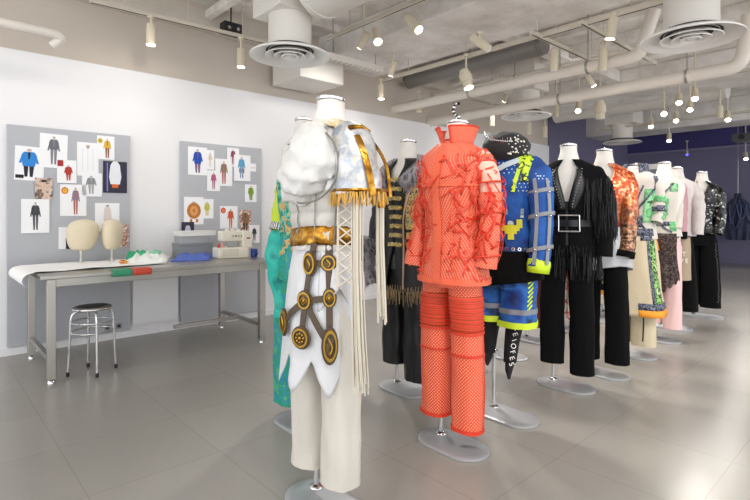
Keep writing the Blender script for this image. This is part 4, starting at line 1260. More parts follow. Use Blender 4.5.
# legs
for sx, zb, tipz in ((-1, .36, .30), (1, .33, .25)):
    L = Body([(zb, sx * .075 - .03, .03, .034, .036), (.5, sx * .08 - .02, .04, .045, .046), (.72, sx * .09 + .02, .04, .065, .068), (.9, sx * .08 + .02, .04, .07, .08)], fold=.004, seed=sx)
    mb = L.mesh(24, 20)
    mb.tube([(sx * .075 - .03, .03, zb + .01), (sx * .075 - .02, .0, zb - .04), (sx * .075 - .0, -.03, tipz)], [.03, .022, .008], 12)
    so = mb.build('stocking', sock, T)
    if sx == 1:
        c0 = bpy.data.curves.new('letters', 'FONT'); word = 'LEIOFES'
        for k, ch in enumerate(word):
            c = bpy.data.curves.new('stocking_letter', 'FONT'); c.body = ch; c.size = .042; c.extrude = .0012; c.align_x = 'CENTER'; c.align_y = 'CENTER'
            me_o = bpy.data.objects.new('tmp', c); COL.objects.link(me_o)
            dg = bpy.context.evaluated_depsgraph_get(); me = bpy.data.meshes.new_from_object(me_o.evaluated_get(dg)); bpy.data.objects.remove(me_o)
            me.materials.clear(); me.materials.append(whitepaint)
            o = bpy.data.objects.new('stocking_letter', me); COL.objects.link(o); o.parent = so
            z = .545 - k * .036; th = rad(-48); p = L.p(th, max(z, zb + .01), .004); n = L.n(th, max(z, zb + .01)); n.z = 0; n.normalize()
            p.z = z
            M = Matrix((Vector((-n.y, n.x, 0)), Vector((0, 0, 1)), n)).transposed()
            Mr = M @ Matrix.Rotation(rad(-70), 3, 'Z')
            o.matrix_local = Matrix.Translation(p) @ Mr.to_4x4()
        bpy.data.curves.remove(c0)
sh_, slegs = trousers(T, dye, (.57, .555), zt=.98, r0=.10, r1=.108, spread=.09, lx=.0, hip=(.185, .13), name='shorts', crotch=.80, fold=.012, seed=9, flat=1.0)
for L in slegs:
    mb = MB(); L.band(mb, L.z0 + .018, .036, off=.003, n=40); mb.build('lime_hem', limem, sh_)
    mb = MB(); L.band(mb, L.z0 + .095, .030, rad(-150), rad(40), off=.003, n=30); mb.build('reflective_band', mat('grey_reflective', '7e848c', .4) if 'grey_reflective' not in bpy.data.materials else bpy.data.materials['grey_reflective'], sh_)
mb = MB()
for k in range(7): slegs[1].line(mb, [(rad(-35 + k * 1), .66 + k * .026), (rad(-10), .69 + k * .026)], .010)
mb.build('lime_slashes', limem, sh_)
sk3 = Body([(.80, .02, .04, .215, .15), (.92, .02, .04, .20, .145), (1.06, .02, .04, .175, .13)], fold=.015, k=3, kz=4, seed=3, hem=lambda th: .80 + .035 * math.cos(th))
sk3.mesh(56, 12).build('black_undershirt', black, T, solid=.003)
J = Body(jk(hemz=1.0, sx=1.02, sy=1.05, lx=.02), fold=.010, k=3, kz=5, seed=8)
jo = J.mesh(64, 34).build('denim_jacket', denim, T, solid=.004)
mb = MB(); J.band(mb, 1.012, .026, off=.004); J.line(mb, [(rad(-100), 1.0), (rad(-100), 1.5)], .012, off=.005)
mb.build('waistband', mat('denim_dark', '103870', .7), jo)
mb = MB()
for k in range(14):
    th = rad(-110 + k * 11); mb.lathe([(.006, 0), (.010, 0), (.010, .003), (.006, .003), (.006, 0)], c=J.p(th, 1.014, .007), axis=J.n(th, 1.014), n=12)
mb.build('grommets', chrome, jo)
mb = MB(); rng = random.Random(3)
for r_ in range(9):
    for k in range(16):
        th = rad(-118 + k * 8.0 + (r_ % 2) * 4); z = 1.345 + r_ * .021
        if -82 < math.degrees(th) < -60 and z < 1.44: continue
        J.stud(mb, th, z, .0045, .004, 6, .9)
mb.build('studs', mat('white_stud', 'e6eef6', .3, .3), jo)
# triangle mark and pixel emblem
def decal(Bd, shapes, par, m, nm, off=.007, th0=-62, z0=1.2, sc_=1.0):
    mb = MB()
    for pts in shapes:
        b = len(mb.v); n = len(pts)
        for o_ in (off, off + .003):
            for (x, z) in pts: mb.vert(Bd.p(rad(th0) + x * sc_ / .15, z0 + z * sc_, o_))
        mb.face([b + i for i in range(n)]); mb.face([b + n + i for i in range(n)])
        for i in range(n): mb.face((b + i, b + (i + 1) % n, b + n + (i + 1) % n, b + n + i))
    return mb.build(nm, m, par, smooth=False)
def rc(x, z, w, h): return [(x - w / 2, z - h / 2), (x + w / 2, z - h / 2), (x + w / 2, z + h / 2), (x - w / 2, z + h / 2)]
decal(J, [[(-.022, -.02), (.026, -.016), (.004, .022)]], jo, mat('sky_patch', 'bfe4f4', .5), 'triangle_patch', th0=-76, z0=1.305)
decal(J, [rc(0, .02, .135, .014), rc(-.06, .045, .016, .05)], jo, mat('grey_patch_light', 'b9c6cc', .5), 'bar_patch', th0=-58, z0=1.18)
decal(J, [rc(.01, .048, .115, .034)], jo, mat('grey_patch', '7a8c94', .5), 'label_patch', th0=-58, z0=1.18)
px_ = []
for r_, row in enumerate(('XX....XX', 'XX.XX.XX', 'XXXXXXXX', '.XXXXXX.', '..XXXX..', '...XX...', '...XX...')):
    for c_, ch in enumerate(row):
        if ch == 'X': px_.append(rc(-.052 + c_ * .015, 0 - r_ * .0165, .0145, .016))
decal(J, px_, jo, mat('yellow_pixels', 'd0cf22', .55), 'pixel_emblem', th0=-58, z0=1.175)
for q_ in (rc(0, 0, .022, .02), rc(-.06, -.02, .02, .02)): decal(J, [q_], jo, bpy.data.materials['grey_patch_light'], 'square_patch', th0=-58, z0=1.165, off=.0105)
# lime shoulder panel and collar
lp = Body(jk(sx=1.04, sy=1.08, lx=.02), fold=.010, k=3, kz=5, seed=8)
lime_p = mat_ramp('lime_black_print', ['c8e62c', 'b8d828', '2a3a12', 'd4ee50'], 'noise', 22, .6)
lp.mesh(16, 12, th0=rad(-46), th1=rad(20), z0=1.40, z1=1.565, off=.006).build('shoulder_panel', lime_p, jo, solid=.003)
mb = MB(); lp.line(mb, [(rad(-56), 1.34), (rad(-52), 1.45), (rad(-45), 1.54)], .022, off=.008); mb.build('lime_strip', lime_p, jo)
sil = mat('silver_sky', 'cfe0ec', .4, .3)
mb = MB(); J.line(mb, [(rad(-88), 1.47), (rad(-70), 1.50), (rad(-48), 1.525)], .035, off=.010); mb.build('collar', sil, jo)
mb = MB()
for r_ in range(6):
    for k in range(7): J.stud(mb, rad(-150 + k * 6 + (r_ % 2) * 3), 1.33 + r_ * .028, .006, .004, 6, .8)
mb.build('red_studs', mat('red_stud', 'c22a34', .4), jo)
aN = [(.16, .04, 1.50), (.22, .035, 1.44), (.25, .02, 1.30), (.262, .0, 1.14), (.262, -.03, .92)]
so = sleeve(T, denim, aN, [.06, .072, .066, .062, .060], 'denim_sleeve', fold=(.014, 14, 16))
sleeve(T, denim, [(-.12, .04, 1.50), (-.19, .035, 1.44), (-.23, .02, 1.30), (-.24, .0, 1.10)], [.06, .07, .062, .058], 'denim_sleeve')
mb = MB(); pth = catmull(aN, 8)
for i in (14, 21, 28):
    c = Vector(pth[i]); t_ = (Vector(pth[i + 1]) - c).normalized()
    ring = []; nr = []
    for k in range(21):
        a = 2 * math.pi * k / 20; d_ = Vector((math.cos(a), math.sin(a), 0)); ring.append(c + d_ * .070 + Vector((0, 0, .016 * math.cos(a)))); nr.append(d_)
    mb.strap(ring, nr, .022, .004)
for a in (-80, -25):
    mb.strap([Vector(pth[i]) + Vector((math.cos(rad(a)), math.sin(rad(a)), 0)) * .071 for i in range(10, 32)], [Vector((math.cos(rad(a)), math.sin(rad(a)), 0))] * 22, .020, .005)
mb.build('grey_harness_strap', mat('grey_webbing', '82868c', .6), so)
mb = MB()
for i in (14, 21, 28):
    for a in (-80, -25): mb.ellipsoid(Vector(pth[i]) + Vector((math.cos(rad(a)), math.sin(rad(a)), 0)) * .080, (.008, .008, .008), 8, 6)
mb.build('harness_buckle', chrome, so)
MB().tube([(.264, -.022, .955), (.263, -.028, .93), (.262, -.034, .885)], [.060, .063, .058], 20, caps=False).build('lime_cuff', limem, so, solid=.004)
rng = random.Random(12); mb = MB()
for k in range(46):
    i = rng.randrange(5, 12); a = rad(rng.uniform(-130, 40)); mb.ellipsoid(Vector(pth[i]) + Vector((math.cos(a), math.sin(a), 0)) * .069, (.0045, .0045, .0045), 6, 4)
mb.build('sleeve_studs', bpy.data.materials['white_stud'], so)
# hat
hm = Matrix.Rotation(rad(18), 3, 'X') @ Matrix.Rotation(rad(14), 3, 'Y')
ho = MB().ellipsoid((.045, -.01, 1.615), (.14, .12, .085), 32, 16, .10, 3, hm, 2).build('black_hat', mat('black_felt', '141418', .75, bump=.2, sheen=.1), T)
rng = random.Random(31); mb = MB()
for k in range(46):
    a = rad(rng.uniform(-60, 0)); e_ = rad(rng.uniform(-10, 60))
    d = Vector((math.cos(a) * math.cos(e_), math.sin(a) * math.cos(e_), math.sin(e_)))
    p = hm @ Vector((d.x * .142, d.y * .122, d.z * .088)) + Vector((.045, -.01, 1.61))
    mb.ellipsoid(p, (rng.uniform(.003, .008),) * 3, 6, 4)
mb.build('crystal_brooch', mat('crystal', 'e6e4da', .12, .7), ho)
mb = MB()
for k in range(26):
    a = rad(-190 + k * 5.5); p = hm @ Vector((math.cos(a) * .125, math.sin(a) * .105, .03)) + Vector((.045, 0, 1.625))
    d = Vector((math.cos(a) * .5, math.sin(a) * .5, 1)).normalized(); mb.tube([p, p + d * rng.uniform(.02, .05)], [.005, .001], 6)
    mb.ellipsoid(p + d * .02, (.006,) * 3, 6, 4)
mb.build('silver_spikes', chrome, ho)
# ================================================================== 4 black fringed suit
def studs_on(Bd, par, m, nm, spots, r=.004, off=.004, h=.8):
    mb = MB()
    for th, z in spots: Bd.stud(mb, th, z, r, off, 6, h)
    return mb.build(nm, m, par)
def quads(Bd, par, m, nm, cells, off=.005):
    """patches on the surface: (th0, th1, z0, z1) in degrees"""
    for a0, a1, z0, z1 in cells:
        mb = MB(); rings = []
        nz = max(2, int(abs(z1 - z0) / .03)); na = max(2, int(abs(a1 - a0) / 8))
        for j in range(nz + 1):
            rings.append([Bd.p(rad(a0 + (a1 - a0) * i / na), z0 + (z1 - z0) * j / nz, off) for i in range(na + 1)])
        mb.grid(rings); mb.build(nm, m, par, solid=.002)
def lapel(Bd, par, m, z_top, z_bot, w, g, nm='lapel', off=.012):
    for sx in (-1, 1):
        mb = MB()
        pts = []
        rings = []
        for k in range(13):
            f = k / 12; z = z_top + (z_bot - z_top) * f
            a = g(z)
            ww = w * math.sin(math.pi * min(1, .25 + .75 * (1 - f))) + .008
            ring = []
            for i in range(5):
                th = -math.pi / 2 + sx * (a - .02 + ww * i / 4 / .17)
                ring.append(Bd.p(th, z, off + .006 * math.sin(math.pi * i / 4)))
            rings.append(ring)
        mb.grid(rings); mb.build(nm, m, par, solid=.004)

T, form = man('mannequin in a black open suit jacket with long fringe on the shoulders and a buckle', 1.31, 3.52, (.03, .05))
black_satin = mat('black_satin', '111114', .4)
fringe_m = mat('black_fringe', '101013', .6)
trousers(T, black, (.165, .10), r0=.083, r1=.082, spread=.098, lx=.02, fold=.007, hip=(.165, .12), seed=3)
gfun = lambda z: .05 + max(0, (z - 1.27)) * 1.0
J = Body(jk(hemz=.92, hemr=(.205, .15), sx=1.05, sy=1.08, lx=.03, ly=.01), fold=.012, k=3, kz=4, seed=11)
jo = J.mesh(64, 40, gap=gfun).build('suit_jacket', black, T, solid=.005)
lapel(J, jo, black_satin, 1.54, 1.24, .055, gfun)
inner = Body(jk(hemz=1.0, sx=.97, sy=.98, lx=.03, ly=.01), fold=.004)
inner.mesh(40, 16, z0=1.0, z1=1.30).build('waistcoat', black_satin, jo)
studs_on(J, jo, chrome, 'lapel_studs', [(-math.pi / 2 + sx * (gfun(z) + .12), z) for z in [1.26 + k * .02 for k in range(14)] for sx in (-1, 1)], .004, .022)
mb = MB()
c = [(-.075, .055), (.04, .055), (.04, -.055), (-.075, -.055)]
for i in range(4):
    p, q = c[i], c[(i + 1) % 4]
    mb.tube([J.p(rad(-80) + (p[0] + (q[0] - p[0]) * k / 4) / .16, 1.15 + p[1] + (q[1] - p[1]) * k / 4, .016) for k in range(5)], .005, 6)
mb.build('square_buckle', chrome, jo)
MBb = MB(); J.band(MBb, 1.15, .045, off=.006, n=40); MBb.build('belt', black_satin, jo)
aN = [(.17, .05, 1.50), (.222, .04, 1.44), (.255, .02, 1.30), (.262, .0, 1.14), (.255, -.03, .93)]
aF = [(-.12, .05, 1.50), (-.185, .05, 1.44), (-.22, .045, 1.30), (-.235, .03, 1.14), (-.235, -.0, .94)]
s1o = sleeve(T, black, aN, [.058, .074, .066, .060, .058]); s2o = sleeve(T, black, aF, [.058, .070, .062, .056, .052])
for A, so, n_ in ((aN, s1o, 170), (aF, s2o, 60)):
    rng = random.Random(n_); pth = catmull(A, 6); pts = []
    for k in range(n_):
        i = rng.randrange(4, 14); a = rad(rng.uniform(-130, 50)); pts.append(Vector(pth[i]) + Vector((math.cos(a), math.sin(a), 0)) * .080)
    fringe(so, fringe_m, pts, .24, .0028, .02, 'shoulder_fringe', n_, .02)
rng = random.Random(9)
fringe(jo, fringe_m, [J.p(rad(rng.uniform(-110, 30)), rng.uniform(.93, 1.0), .006) for k in range(90)], .17, .003, .02, 'hem_fringe', 4, .02)
fringe(jo, fringe_m, [J.p(rad(rng.uniform(-60, 15)), rng.uniform(1.34, 1.46), .010) for k in range(70)], .22, .0028, .02, 'chest_fringe', 6, .015)

turn(T, 22)
# ================================================================== 5 orange sequins
T, form = man('mannequin in an orange sequin jacket fading to brown with a white satin drape', 1.69, 3.80, (.03, .05))
seq = mat_ramp('orange_sequins', ['b33a12', 'e0602a', 'f08a4c', 'c8481c', 'f6b890', '8a2c10'], 'vor', 70, .3, .45)
def fade_mat(name, top, bot, z0, z1, scale=70):
    m, nt, b = _new(name); N = nt.nodes.new; L = nt.links.new
    S(b, 'Roughness', .32); S(b, 'Metallic', .4)
    tc = N('ShaderNodeTexCoord'); sp = N('ShaderNodeSeparateXYZ'); L(tc.outputs['Object'], sp.inputs[0])
    mr = N('ShaderNodeMapRange'); mr.inputs[1].default_value = z0; mr.inputs[2].default_value = z1; L(sp.outputs[2], mr.inputs[0])
    vo = N('ShaderNodeTexVoronoi'); vo.inputs['Scale'].default_value = scale; L(tc.outputs['Object'], vo.inputs['Vector'])
    sc2 = N('ShaderNodeSeparateColor'); L(vo.outputs['Color'], sc2.inputs[0])
    def rmp(cols):
        r = N('ShaderNodeValToRGB'); r.color_ramp.interpolation = 'CONSTANT'; k = len(cols)
        r.color_ramp.elements[0].color = srgb(cols[0]); r.color_ramp.elements[1].color = srgb(cols[-1]); r.color_ramp.elements[1].position = (k - 1) / k
        for i in range(1, k - 1): r.color_ramp.elements.new(i / k).color = srgb(cols[i])
        L(sc2.outputs[0], r.inputs[0]); return r.outputs[0]
    no = N('ShaderNodeTexNoise'); no.inputs['Scale'].default_value = 12; L(tc.outputs['Object'], no.inputs['Vector'])
    ad = N('ShaderNodeMath'); ad.operation = 'MULTIPLY_ADD'; ad.inputs[1].default_value = .8; L(no.outputs['Fac'], ad.inputs[0]); 
    sb = N('ShaderNodeMath'); sb.operation = 'SUBTRACT'; sb.inputs[1].default_value = .4; L(mr.outputs[0], sb.inputs[0]); L(sb.outputs[0], ad.inputs[2])
    gt = N('ShaderNodeMath'); gt.operation = 'MULTIPLY_ADD'; gt.inputs[1].default_value = 2.5; gt.inputs[2].default_value = -.75; gt.use_clamp = True; L(ad.outputs[0], gt.inputs[0])
    mx = N('ShaderNodeMix'); mx.data_type = 'RGBA'; L(gt.outputs[0], mx.inputs[0]); L(rmp(bot), mx.inputs[6]); L(rmp(top), mx.inputs[7])
    L(mx.outputs[2], b.inputs['Base Color']); return m
seqf = fade_mat('orange_brown_sequins', ['b33a12', 'e0602a', 'f08a4c', 'c8481c', 'f6b890'], ['7a5038', 'a8795a', '5d3a28', 'b88c6c', '3d2a20'], 1.0, 1.5)
trousers(T, black, (.10, .10), r0=.083, r1=.083, spread=.108, lx=.02, hip=(.165, .12), seed=13)
gz = lambda z: .05 + max(0, (z - 1.2)) * 1.6
J = Body(jk(hemz=1.08, sx=1.05, sy=1.05, lx=.03, ly=.01), fold=.010, k=3, kz=5, seed=13)
jo = J.mesh(56, 34, gap=gz).build('sequin_jacket', seqf, T, solid=.004)
mb = MB(); J.band(mb, 1.09, .03, off=.004); mb.build('black_waistband', black, jo)
quads(J, jo, mat_ramp('flower_patch', ['e8a8a0', '2a2224', 'c83a34', 'f0e0d8', '35252a'], 'noise', 26, .6), 'flower_panel', [(-95, -20, 1.0 + .1, 1.15)], .006)
sat = mat('draped_satin', 'c2c4c9', .25, bump=.1, bscale=14, sheen=.2)
D = Body([(.74, .03, .03, .185, .14), (.98, .03, .035, .20, .155), (1.12, .03, .04, .19, .14)], fold=.03, k=2.4, kz=5, seed=5, hem=lambda th: .76 + .07 * math.cos(th + .6))
D.mesh(60, 18).build('satin_drape', sat, T, solid=.003)
mb = MB()
for k in range(4): mb.tube(catmull([(-.10 + k * .018, -.11, 1.02), (-.11 + k * .02, -.125, .9), (-.10 + k * .022, -.12, .78 - k * .02)], 4), .006, 6, flat=.4)
mb.build('white_ribbons', sat, T)
aN = [(.14, .05, 1.50), (.19, .05, 1.45), (.215, .03, 1.30), (.225, .0, 1.12), (.215, -.05, .90)]
so = sleeve(T, seqf, aN, [.055, .070, .065, .060, .060]); 
MB().tube([(.219, -.040, .945), (.215, -.05, .90)], [.066, .064], 20, caps=False).build('black_cuff', black, so, solid=.004)
sleeve(T, seqf, [(-.12, .05, 1.50), (-.19, .05, 1.45), (-.235, .04, 1.30), (-.245, .02, 1.10), (-.24, -.02, .93)], [.06, .08, .07, .06, .058])

# ================================================================== 6 beige flared coat with green and white patches
T, form = man('mannequin in a patchwork coat with beige flared panels and an orange hem', 2.17, 4.30, (.05, .06), neck_z=1.635)
beige = mat('beige_canvas', 'cdbfa2', .8, bump=.2); offw = mat('off_white_patch', 'd3cdc4', .7); mint = mat_ramp('mint_print', ['7cc688', '5fae74', '9ad69e', '2f4f3c'], 'noise', 11, .65)
navygrey = mat_ramp('navy_grey_print', ['3a3f52', '6b7084', '23273a', '8a8f9c'], 'noise', 30, .65); orange = mat('orange_hem', 'f09a24', .6); greenp = mat_ramp('green_leaf_print', ['3f7a36', '8fc46a', '1f3a22', 'b8d890'], 'noise', 24, .65)
trousers(T, beige, (.12, .10), r0=.085, r1=.10, spread=.095, lx=.02, hip=(.165, .12), seed=23)
J = Body(jk(hemz=1.0, sx=.88, sy=.95, lx=.05, ly=.02), fold=.008, k=3, kz=5, seed=23)
jo = J.mesh(56, 30).build('patch_jacket', offw, T, solid=.004)
quads(J, jo, mint, 'mint_patch', [(-55, 10, 1.14, 1.42), (-120, -95, 1.30, 1.46), (-90, -70, 1.12, 1.2)])
quads(J, jo, navygrey, 'dark_patch', [(-85, -20, 1.03, 1.09), (-30, 15, 1.40, 1.53), (-75, -55, 1.10, 1.2)])
quads(J, jo, orange, 'orange_patch', [(-110, -88, 1.22, 1.27)])
mb = MB(); J.line(mb, [(rad(-110), 1.1), (rad(-70), 1.25), (rad(-30), 1.42)], .018, off=.008); J.line(mb, [(rad(-40), 1.05), (rad(-75), 1.22), (rad(-60), 1.45)], .014, off=.009); mb.build('dark_piping', navygrey, jo)
colr = Body([(1.50, .05, .06, .14, .10), (1.56, .05, .06, .10, .085), (1.64, .05, .06, .085, .08)], fold=.01, seed=2)
colr.mesh(40, 8, gap=lambda z: .5).build('standing_collar', navygrey, jo, solid=.006)
so = sleeve(T, offw, [(.16, .06, 1.50), (.205, .06, 1.44), (.225, .05, 1.30), (.222, .04, 1.20), (.218, .02, 1.14)], [.045, .055, .052, .050, .048])
for z_, m_ in ((1.36, mint), (1.22, mint), (1.28, navygrey)): MB().tube([(.226, .054, z_), (.226, .050 if z_ > 1.2 else .02, z_ - .05)], [.058, .058], 18, caps=False).build('sleeve_patch', m_, so, solid=.003)
F = Body([(.37, .08, .0, .215, .16), (.72, .06, .02, .18, .14), (1.02, .05, .04, .15, .12)], fold=.012, k=2, kz=3, seed=4, pleat=.012, pn=5)
fo = F.mesh(40, 24, th0=rad(-105), th1=rad(60)).build('flared_panel', beige, T, solid=.004)
quads(F, fo, orange, 'orange_hem', [(-72, 60, .37, .425)]); quads(F, fo, navygrey, 'navy_band', [(-72, 60, .425, .48), (-42, -34, .48, 1.0), (-60, -20, .99, 1.03)])
quads(F, fo, greenp, 'green_stripe', [(-34, -10, .48, 1.0)])
F2 = Body([(.60, -.10, .0, .10, .10), (.8, -.09, .02, .085, .08), (.98, -.08, .03, .07, .07)], seed=6, fold=.01)
fo2 = F2.mesh(24, 14).build('side_panel', greenp, T); quads(F2, fo2, orange, 'orange_band', [(-140, 30, .66, .72)])
MB().tube(catmull([(.16, -.09, .5), (.165, -.10, .3), (.155, -.09, .16)], 4), .006, 6).build('black_cord', dark, T)

# ================================================================== 7 green and white jacket, dark lace skirt, pink trousers
T, form = man('mannequin in a white jacket with green panels, dark lace skirt and pale pink trousers', 2.68, 4.80, (.07, .06))
pink = mat('pale_pink_cloth', 'e9c3c2', .75, bump=.1); lace = mat_ramp('dark_lace', ['241c1c', '5a4844', '17100f', '3b2e2c'], 'noise', 34, .8)
trousers(T, pink, (.17, .13), r0=.078, r1=.078, spread=.085, lx=.06, hip=(.155, .115), seed=33)
K_ = Body([(.50, .07, .02, .135, .13), (.8, .065, .03, .14, .12), (1.03, .06, .04, .14, .115)], fold=.015, seed=6, hem=lambda th: .52 + .10 * math.sin(th + 1.0) + .018 * math.sin(th * 17))
K_.mesh(72, 20).build('lace_skirt', lace, T, solid=.003)
J = Body(jk(hemz=1.0, sx=.85, sy=.95, lx=.06, ly=.02), fold=.008, k=3, kz=5, seed=33)
jo = J.mesh(56, 30).build('patch_jacket', offw, T, solid=.004)
quads(J, jo, mint, 'mint_patch', [(-100, -60, 1.20, 1.36), (-125, -95, 1.42, 1.53), (-55, -30, 1.05, 1.14), (-60, -35, 1.42, 1.50)])
quads(J, jo, navygrey, 'dark_patch', [(-100, -50, 1.10, 1.14)])
mb = MB(); J.line(mb, [(rad(-115), 1.16), (rad(-85), 1.36), (rad(-50), 1.50)], .016, off=.008); J.line(mb, [(rad(-110), 1.22), (rad(-80), 1.1), (rad(-50), 1.04)], .02, off=.008); mb.build('dark_piping', navygrey, jo)
aF = [(-.06, .05, 1.51), (-.10, -.03, 1.44), (-.10, -.10, 1.28), (-.06, -.13, 1.12), (-.01, -.15, .94)]
so = sleeve(T, mint, aF, [.05, .062, .064, .066, .075])
MB().tube([(-.028, -.142, 1.0), (-.008, -.15, .93), (.005, -.155, .86)], [.078, .084, .086], 20, caps=False).build('orange_cuff', orange, so, solid=.005)
MB().tube([(-.045, -.137, 1.05), (-.028, -.142, 1.0)], [.077, .080], 20, caps=False).build('grey_band', navygrey, so, solid=.005)
sleeve(T, offw, [(.14, .06, 1.50), (.175, .07, 1.43), (.185, .06, 1.28), (.18, .04, 1.08)], [.04, .046, .044, .042])

# ================================================================== 8 dusty pink sleeves
T, form = man('mannequin in a white jacket with dusty pink striped sleeves and a taupe lettered panel', 3.12, 5.33, (.07, .06))
dusty = mat('dusty_pink', 'b98f97', .7, bump=.1); wfur = mat('white_boucle', 'ddd4d5', .9, bump=.9, bscale=70); taupe = mat('taupe_cloth', 'a89680', .8)
trousers(T, black, (.22, .2), r0=.085, r1=.11, spread=.10, lx=.06, hip=(.16, .12), seed=43)
J = Body(jk(hemz=.98, sx=.92, sy=1.0, lx=.07, ly=.02), fold=.014, k=4, kz=8, seed=43)
jo = J.mesh(56, 34).build('boucle_jacket', wfur, T, solid=.004)
quads(J, jo, mat_ramp('dark_flower_print', ['2a2328', '8a2c34', '1a1618', 'c8a8a8'], 'noise', 22, .6), 'dark_flower_panel', [(-130, -100, 1.12, 1.5), (-96, -80, 1.42, 1.5)])
aM = [(.02, -.06, 1.48), (.05, -.10, 1.40), (.08, -.12, 1.22), (.085, -.125, 1.0)]
so = sleeve(T, dusty, [(.09, -.02, 1.53), (.135, -.09, 1.45), (.150, -.125, 1.25), (.150, -.14, 1.0)], [.06, .075, .072, .066])
mb = MB(); mb.strap([(.125 + k * .003, -.172 - k * .0045, 1.42 - k * .05) for k in range(9)], [Vector((-.1, -1, .1))] * 9, .012, .004); mb.build('white_sleeve_stripe', whitepaint, so)
MB().tube([(.150, -.138, 1.03), (.150, -.14, .955)], [.071, .069], 18, caps=False).build('black_cuff', black, so, solid=.004)
sleeve(T, mat('pale_grey_fluff', 'cfc8c6', .9, bump=.9, bscale=60), [(.20, .06, 1.50), (.25, .05, 1.43), (.275, .04, 1.25), (.27, .02, 1.0)], [.05, .06, .058, .056])
P = Body([(.53, .13, -.05, .10, .11), (.8, .13, -.05, .095, .11), (.97, .13, -.05, .085, .10)], fold=.008, seed=3)
po = P.mesh(30, 16).build('taupe_panel', taupe, T)
def letters(Bd, par, words, size, z_top, step, th0, dth, m, off=.006):
    for r_, w in enumerate(words):
        for k, ch in enumerate(w):
            c = bpy.data.curves.new('printed_letter', 'FONT'); c.body = ch; c.size = size; c.extrude = .001; c.align_x = 'CENTER'; c.align_y = 'CENTER'
            to = bpy.data.objects.new('tmp', c); COL.objects.link(to)
            dg = bpy.context.evaluated_depsgraph_get(); me = bpy.data.meshes.new_from_object(to.evaluated_get(dg)); bpy.data.objects.remove(to)
            me.materials.clear(); me.materials.append(m)
            o = bpy.data.objects.new('printed_letter', me); COL.objects.link(o); o.parent = par
            th = rad(th0 + dth * (k - (len(w) - 1) / 2)); z = z_top - r_ * step
            p = Bd.p(th, z, off); n = Bd.n(th, z); n.z = 0; n.normalize()
            o.matrix_local = Matrix.Translation(p) @ Matrix((Vector((-n.y, n.x, 0)), Vector((0, 0, 1)), n)).transposed().to_4x4()
letters(P, po, ['OUT', 'HAVE'], .065, .80, .07, -78, 26, whitepaint)

# ================================================================== 9 black sequin jacket
T, form = man('farthest front-row mannequin, glossy black sequin jacket and wide black trousers', 3.83, 5.88, (.0, .05))
bseq = mat_ramp('black_sequins', ['0c0c0e', '1d1d20', '0a0a0a', '4c4c4e', '141416', '0e0e10', '0c0c0e', '1a1a1c', '0a0a0c', 'a0a09e'], 'vor', 60, .28, .3)
to, lg = trousers(T, black, (.14, .12), r0=.088, r1=.105, spread=.098, lx=-.01, hip=(.155, .12), seed=53)
studs_on(lg[1], to, chrome, 'side_sparkle', [(rad(-40 + (k * 7) % 13), .2 + k * .02) for k in range(34)], .004)
J = Body(jk(hemz=.98, sx=.90, sy=1.0, lx=.01, ly=.0), fold=.010, k=3, kz=6, seed=53)
jo = J.mesh(56, 34, gap=lambda z: .05 + max(0, z - 1.35) * 2.2).build('sequin_jacket', bseq, T, solid=.004)
lapel(J, jo, black_satin, 1.53, 1.34, .05, lambda z: .05 + max(0, z - 1.35) * 2.2, 'collar')
sleeve(T, bseq, [(.12, .04, 1.50), (.17, .04, 1.43), (.19, .03, 1.28), (.195, .0, 1.12), (.18, -.04, .98)], [.05, .064, .06, .056, .054])
sleeve(T, bseq, [(-.12, .04, 1.50), (-.18, .04, 1.43), (-.22, .03, 1.28), (-.22, .0, 1.12), (-.20, -.04, .98)], [.06, .076, .068, .062, .06])

# ================================================================== back row 1: teal
T, form = man('mannequin in a lime and teal sheer outfit behind the white and gold one', -.45, 2.88, (.0, .05), neck_z=1.765)
teal = mat_ramp('teal_sheer', ['0f8f86', '13a497', '2bb7a6', '0b6f70'], 'noise', 7, .6, const=False)
tealf = mat_ramp('teal_flower', ['0c8a80', '129a8c', '0f8f84', '2a8a5a', '14988c', '2f7fa8', '10907f', '5fae6a', '12a090'], 'noise', 13, .6, detail=6, const=False)
limes = mat('lime_sleeve', 'bcd426', .55)
trousers(T, tealf, (.10, .10), r0=.10, r1=.115, spread=.115, hip=(.17, .125), seed=63, fold=.012, zt=1.1)
J = Body(jk(hemz=.95, sx=.98, sy=1.0, lx=.0, ly=.01), fold=.012, k=3, kz=5, seed=63)
jo = J.mesh(56, 30).build('printed_jacket', mat_ramp('teal_orange_print', ['12a497', '2a6a60', 'e0a04a', '2bb7a6', '1b4b48', '6fc8a0'], 'noise', 20, .6, const=False), T, solid=.004)
aF = [(-.09, .05, 1.50), (-.13, .03, 1.43), (-.14, .0, 1.30), (-.135, -.03, 1.14), (-.135, -.04, 1.11)]
so = sleeve(T, limes, aF, [.05, .062, .056, .052, .052], label='lime green sleeve')
mb = MB(); mb.tube([(-.135, -.026, 1.155), (-.135, -.038, 1.115)], [.056, .056], 20, caps=False); mb.build('striped_band', mat_ramp('black_white_stripes', ['1c1c1c', 'e8e8e8'], 'wave', 30, .6, detail=0), so, solid=.004)
sleeve(T, teal, [(-.135, -.038, 1.115), (-.135, -.045, 1.05), (-.13, -.05, .95), (-.11, -.03, .72), (-.10, -.02, .62)], [.05, .066, .072, .055, .06], 'flared_teal_sleeve', fold=(.02, 8, 9))
sleeve(T, limes, [(.11, .05, 1.50), (.17, .045, 1.43), (.2, .02, 1.30), (.21, -.02, 1.1)], [.05, .062, .056, .052])

